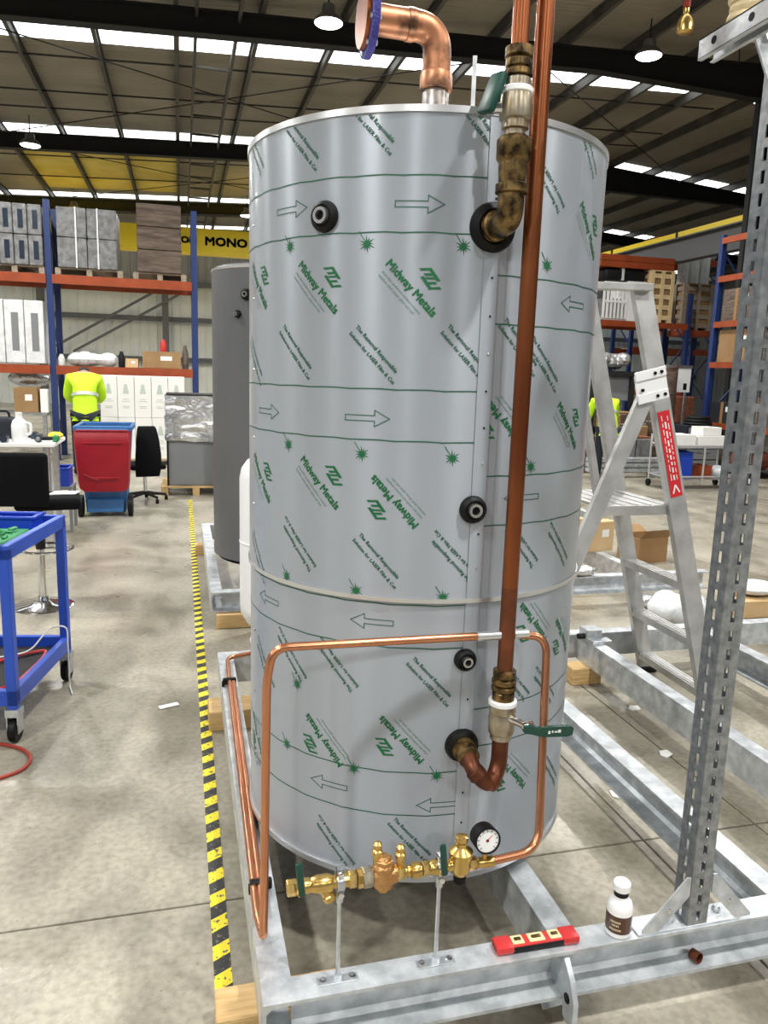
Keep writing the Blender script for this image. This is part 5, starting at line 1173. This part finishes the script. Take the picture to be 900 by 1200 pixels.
# goods on the aisle rack
rr = random.Random(11)
def rolls(y0, n, z, r, h, labels, mat):
    for k in range(n):
        y = y0 - k * (2 * r + .03); x = 11.86 + .29 * k; y = y0; t = thing('wrapped_roll', labels, 'roll', (x, y, z), 'wrapped rolls on the weathered crate'); MB().lathe((x, y, z), UP, [(r * .96, 0), (r, .02), (r, h - .02), (r * .96, h), (.06, h)], 20).build('body', mat, t); MB().lathe((x, y, z + h - .01), UP, [(.06, 0), (.06, .02), (.03, .02), (.03, 0)], 10).build('core', 'cardboard', t)
rolls(16.8, 3, 4.055, .135, .68, 'upright white wrapped roll standing on the weathered crate', 'wrap_white')
def rack_box(y0, y1, z0, z1, mat, label, nz=1): 
    t = thing('carton', label, 'box', (10.3, (y0 + y1) / 2, z0)); MB().bx(10.0, 10.6, y0, y1, z0, z1, .006).build('body', mat, t); MB().bx(9.997, 10.0, y0 + (y1 - y0) * .45, y0 + (y1 - y0) * .55, z0, z1).build('tape', 'tape_brown', t, smooth=False); MB().bx(9.996, 10.0, y0 + .06, y0 + .24, z0 + (z1 - z0) * .55, z0 + (z1 - z0) * .8).build('shipping_label', 'white_label', t, smooth=False)
rack_box(12.1, 12.85, 2.86, 3.45, 'wrap_brown', 'dusty brown wrapped carton at the far end of the third aisle rack shelf')
rack_box(11.1, 12.0, 2.86, 3.50, 'cardboard', 'plain brown carton in the middle of the third aisle rack shelf')
rack_box(12.0, 12.85, 2.10, 2.70, 'cardboard', 'brown carton at the far end of the second aisle rack shelf')
rack_box(11.0, 11.9, 2.10, 2.66, 'wrap_brown', 'wrapped brown carton in the middle of the second aisle rack shelf')
rack_box(12.2, 12.9, .95, 1.35, 'navy', 'black box at the far end of the lowest aisle rack shelf')
rack_box(11.2, 12.1, .95, 1.45, 'wrap_brown', 'wrapped brown carton on the lowest aisle rack shelf')
rack_box(11.5, 12.3, 3.70, 4.25, 'navy', 'black crate on the upper aisle rack shelf')
for k, (y, mt, lb_) in enumerate(((12.6, 'wrap_brown', 'dusty pump casing on the floor under the aisle rack'), (11.9, 'rust', 'rusty pump casing on the floor under the aisle rack'))):
    t = thing('pump', lb_, 'pump', (10.3, y, 0)); MB().bx(10.05, 10.55, y - .25, y + .25, 0, .08, .01).build('base', 'roof_dark', t); MB().cyl((10.05, y, .30), (10.5, y, .30), .18, n=20).build('motor', mt, t); MB().lathe((10.05, y, .30), (-1, 0, 0), [(.22, 0), (.24, .03), (.24, .08), (.10, .12), (.08, .16)], 20).build('volute', mt, t)
# clutter in front of the racks
cp_ = thing('cable_drum', 'upright brown cardboard drum beyond the ladder hinge', 'drum', (8.9, 13.2, 0)); MB().lathe((9.05, 13.2, 0), UP, [(.30, 0), (.31, .02), (.31, 1.96), (.30, 1.98)], 28).build('body', 'wrap_brown', cp_)
MB().lathe((9.05, 13.2, 1.97), UP, [(.315, 0), (.315, .05), (0, .05)], 28).build('lid', 'steel', cp_); MB().lathe((9.05, 13.2, .9), UP, [(.313, 0), (.316, .01), (.316, .04), (.313, .05)], 28).build('hoop', 'stained_steel', cp_)
nb = thing('notice_board', 'white notice board on a stand behind the cardboard drum', 'board', (9.75, 13.6, 0)); MB().bx(9.42, 10.02, 13.6, 13.63, 1.50, 2.02, .004).build('panel', 'carton_white', nb); MB().bx(9.40, 10.04, 13.59, 13.64, 1.98, 2.04).build('frame', 'steel', nb, smooth=False)
for x in (9.5, 9.94): MB().bx(x - .02, x + .02, 13.61, 13.65, 0, 1.5).build('leg', 'steel', nb, smooth=False)
MB().bx(9.86, 9.94, 13.597, 13.6, 1.55, 1.68).build('notice', 'black_plastic', nb, smooth=False)
tm = thing('foil_bundle', 'heaped silver foil bundle on a dark pallet beyond the ladder', 'bundle', (8.3, 13.9, 1.5))
for k in range(9): MB().sph((8.05 + .14 * (k % 5), 13.9 + .1 * (k // 5), 2.075 + .04 * math.sin(k * 1.9)), (.16, .2, .14), 10, 7).build('fold', 'foil', tm, ang=15)
tsd = thing('work_table', 'dark steel table carrying the foil bundle', 'table', (8.3, 13.9, 0)); MB().bx(7.75, 8.7, 13.5, 14.3, 1.78, 1.88).build('top', 'roof_dark', tsd, smooth=False); MB().bx(7.82, 8.62, 13.6, 14.2, 1.3, 1.78, .01).build('drawer_box', 'grey_panel', tsd)
for x in (7.8, 8.65):
    for y in (13.55, 14.25): MB().bx(x - .04, x + .04, y - .04, y + .04, 0, 1.78).build('leg', 'roof_dark', tsd, smooth=False)
hp_n = 0
mats_ = ['wrap_brown', 'rust', 'cardboard', 'navy', 'grey_panel', 'timber_grey', 'wrap_grey']
desc = ['dusty brown', 'rust-brown', 'plain brown', 'black', 'grey', 'weathered timber', 'grey wrapped']
k = 0
for row, y in enumerate((12.7, 13.05)):
    for c in range(5):
        x0 = 7.15 + .36 * c + .1 * row; hh = .42 + .22 * ((c * 3 + row) % 4); mt = (c * 2 + row * 3) % 7
        if x0 > 8.36: continue
        lb_ = desc[mt] + (' parts box heaped before the dark steel table, front row' if row == 0 else ' parts box heaped before the dark steel table, rear row')
        t = thing('parts_box', lb_, 'box', (x0 + .17, y, 0)); MB().bx(x0, x0 + .34, y - .16, y + .16, 0, hh, .02).build('body', mats_[mt], t); MB().bx(x0 + .03, x0 + .31, y - .13, y + .13, hh, hh + .04, .012).build('lid', mats_[(mt + 2) % 7], t)
hcx = [('hose_coil', 'black hose coil lying on the dark tool chest under the aisle rack end', 9.35, 12.35, 1.02), ('hose_coil', 'black hose coil leaning low beside the dark tool chest', 8.72, 12.1, .10)]
tc_ = thing('tool_chest', 'dark steel tool chest with drawers under the end of the aisle rack', 'tool chest', (9.35, 12.4, 0)); MB().bx(8.98, 9.72, 12.15, 12.7, .06, .92, .01).build('body', 'navy', tc_)
for k in range(4): MB().bx(9.02, 9.68, 12.135, 12.15, .10 + .2 * k, .28 + .2 * k, .004).build('drawer', 'grey_panel', tc_); MB().bx(9.2, 9.5, 12.12, 12.135, .22 + .2 * k, .235 + .2 * k).build('drawer_handle', 'steel', tc_, smooth=False)
for nm, lb_, x, y, z in hcx:
    t = thing(nm, lb_, 'hose', (x, y, z - .10))
    for k in range(3): MB().tube([Vector((x + (.24 - .02 * k) * math.cos(a), y + (.2 - .02 * k) * math.sin(a), z - .07 + .055 * k)) for a in [2 * math.pi * i / 24 for i in range(25)]], .03, 8).build('turn', 'black_plastic', t)
for k, (x, y, w, h, mt, lb_) in enumerate(((7.2, 14.6, .7, 1.5, 'wrap_brown', 'tall dusty brown wrapped machine beyond the bending person'), (9.9, 14.6, .6, 1.15, 'grey_panel', 'grey machine cabinet behind the notice board'), (10.5, 14.7, .55, 1.4, 'rust', 'rust-brown machine cabinet behind the aisle rack'), (8.55, 14.9, .6, 1.2, 'timber_grey', 'weathered timber case behind the foil bundle table'))):
    t = thing('machine_case', lb_, 'machine', (x, y, 0)); MB().bx(x - w / 2, x + w / 2, y - .3, y + .3, .08, h, .02).build('body', mt, t); MB().bx(x - w / 2 + .04, x + w / 2 - .04, y - .32, y - .30, .2, h * .6, .005).build('panel', 'roof_dark', t); MB().bx(x - w / 2, x + w / 2, y - .3, y + .3, 0, .08).build('plinth', 'roof_dark', t, smooth=False)
stl = thing('steel_section_stack', 'stack of long galvanised steel sections lying on the floor beyond the ladder', 'steel sections', (7.6, 11.95, 0))
for k in range(3): MB().bx(6.9, 8.4, 11.85 + .0 * k, 12.05, .10 + .09 * k, .17 + .09 * k, .004).build('section', 'galv', stl)
for x in (7.1, 8.2): MB().bx(x - .05, x + .05, 11.85, 12.05, 0, .10).build('dunnage', 'timber_grey', stl, smooth=False)
# tubular trolley with parts
tw = thing('tubular_trolley', 'two-tier tubular trolley loaded with white boxes near the aisle rack', 'trolley', (8.05, 10.75, 0)); x0, x1, y0, y1 = 7.45, 8.75, 10.45, 10.95
for x in (x0, x1):
    for y in (y0, y1):
        MB().cyl((x, y, .12), (x, y, .86), .018, n=10).build('post', 'cage_grey', tw); MB().lathe((x - .02, y, .06), (1, 0, 0), [(.05, 0), (.06, .006), (.06, .034), (.05, .04)], 16).build('wheel', 'rubber', tw)
MB().cyl(((x0 + x1) / 2, y0, .12), ((x0 + x1) / 2, y0, .68), .016, n=10).build('post', 'cage_grey', tw)
for z in (.16, .66):
    MB().bx(x0, x1, y0, y1, z, z + .02).build('shelf', 'steel', tw, smooth=False); MB().tube(fillet([(x0, y0, z + .05), (x1, y0, z + .05), (x1, y1, z + .05), (x0, y1, z + .05), (x0, y0 + .03, z + .05)], .04, 4), .015, 8).build('guard_rail', 'cage_grey', tw)
carton('carton', 'low white carton at the left of the tubular trolley top', 7.50, 7.95, 10.5, 10.9, .68, .88, 'carton_white'); carton('carton', 'long white carton on the tubular trolley top', 8.0, 8.6, 10.5, 10.9, .68, .86, 'carton_white'); carton('carton', 'small white carton stacked on the long carton of the tubular trolley', 8.1, 8.45, 10.55, 10.85, .865, 1.0, 'carton_white')
bin_box('storage_tub', 'upright blue tub on the lower tier of the tubular trolley', (7.85, 10.7, .18), .22, .3, .42, 'crate_blue', rotz(0)); bin_box('storage_tub', 'low orange-red tub on the lower tier of the tubular trolley', (8.22, 10.7, .18), .24, .3, .20, 'rack_orange', rotz(0))
solo(MB().sph((8.52, 10.65, .28), (.13, .14, .10), 12, 8), 'plastic_bag', 'bag', 'white plastic bag on the lower tier of the tubular trolley', 'bag')
solo(MB().sph((9.0, 10.6, .09), (.16, .14, .09), 12, 8), 'plastic_bag', 'bag', 'white plastic bag on the floor beside the tubular trolley', 'bag')
# cartons and bags on the floor and far skid
bA = az_(711, 655, .26)
carton('carton', 'small brown carton of fittings standing on the far skid beyond the ladder', 3.34, 3.60, 5.72, 5.98, .24, .50, 'cardboard_pale', .2)
carton('carton', 'open brown carton with raised flaps on the floor beyond the ladder', 4.12, 4.46, 6.15, 6.45, .0, .24, 'cardboard', .15, True)
carton('carton', 'flattened brown carton lying on the floor inside the far skid', 2.75, 3.25, 5.75, 6.3, .0, .05, 'cardboard')
bA = az_(795, 728, .0)
wbg = thing('plastic_bag', 'white plastic bag with blue print on the floor behind the ladder treads', 'bag', (bA.x - .02, bA.y, 0))
for k in range(8): MB().sph((bA.x - .13 + .035 * k, bA.y + .03 * math.sin(k * 2), .10), (.11, .13, .10 + .03 * math.sin(k * 1.3)), 12, 8).build('fold', 'bag', wbg)
MB().box((bA.x, bA.y - .135, .10), (.12, .012, .05), None, .004).build('print', 'bag_blue', wbg); MB().box((bA.x + .02, bA.y - .11, .17), (.10, .012, .03), None, .004).build('print', 'bag_blue', wbg)
fbx = az_(752, 706, 0) + Vector((-.05, -.165, 0))
solo(MB().sph((fbx.x, fbx.y, .06), (.12, .10, .06), 12, 8), 'packing_bag', 'foil', 'clear crumpled packing bag on the floor behind the ladder', 'bag', (fbx.x, fbx.y, 0))
cbx = az_(890, 724, 0); carton('carton', 'brown carton on the floor past the slotted post', cbx.x - .14, cbx.x + .30, cbx.y, cbx.y + .30, 0, .13, 'cardboard_pale')
solo(MB().sph((cbx.x + .06, cbx.y + .15, .19), (.17, .13, .055), 12, 8), 'plastic_bag', 'bag', 'white plastic bag lying on the carton past the slotted post', 'bag')
fwr = az_(686, 700, .24)
solo(MB().sph((2.90, 4.99, .281), (.13, .06, .04), 12, 8), 'plastic_bag', 'foil', 'crumpled clear plastic on the front beam of the far skid', 'bag')
# brass hook block hung on a red sling from the roof
hk = thing('hook_block', 'brass-coloured hook block hanging on a red sling from the roof', 'hook block', (0, 0, 0)); hc = ay(803, 28, 8.0); hk.location = hc; ORG[hk.name] = hc
MB().lathe(hc + Vector((0, 0, -.10)), UP, [(.055, 0), (.085, .02), (.09, .08), (.075, .14), (.05, .18), (.03, .20)], 16).build('weight', 'brass', hk)
MB().lathe(hc + Vector((0, 0, .10)), UP, [(.03, 0), (.035, .02), (.035, .05), (.02, .07)], 12).build('shackle', 'brass', hk)
MB().tube([hc + Vector((0, 0, .16)), hc + Vector((0, 0, .32))], .04, 8).build('sling', 'hose_red', hk); MB().tube([hc + Vector((0, 0, .30)), Vector((hc.x, hc.y, roofz(hc.x) - .1))], .012, 6).build('wire', 'roof_dark', hk)
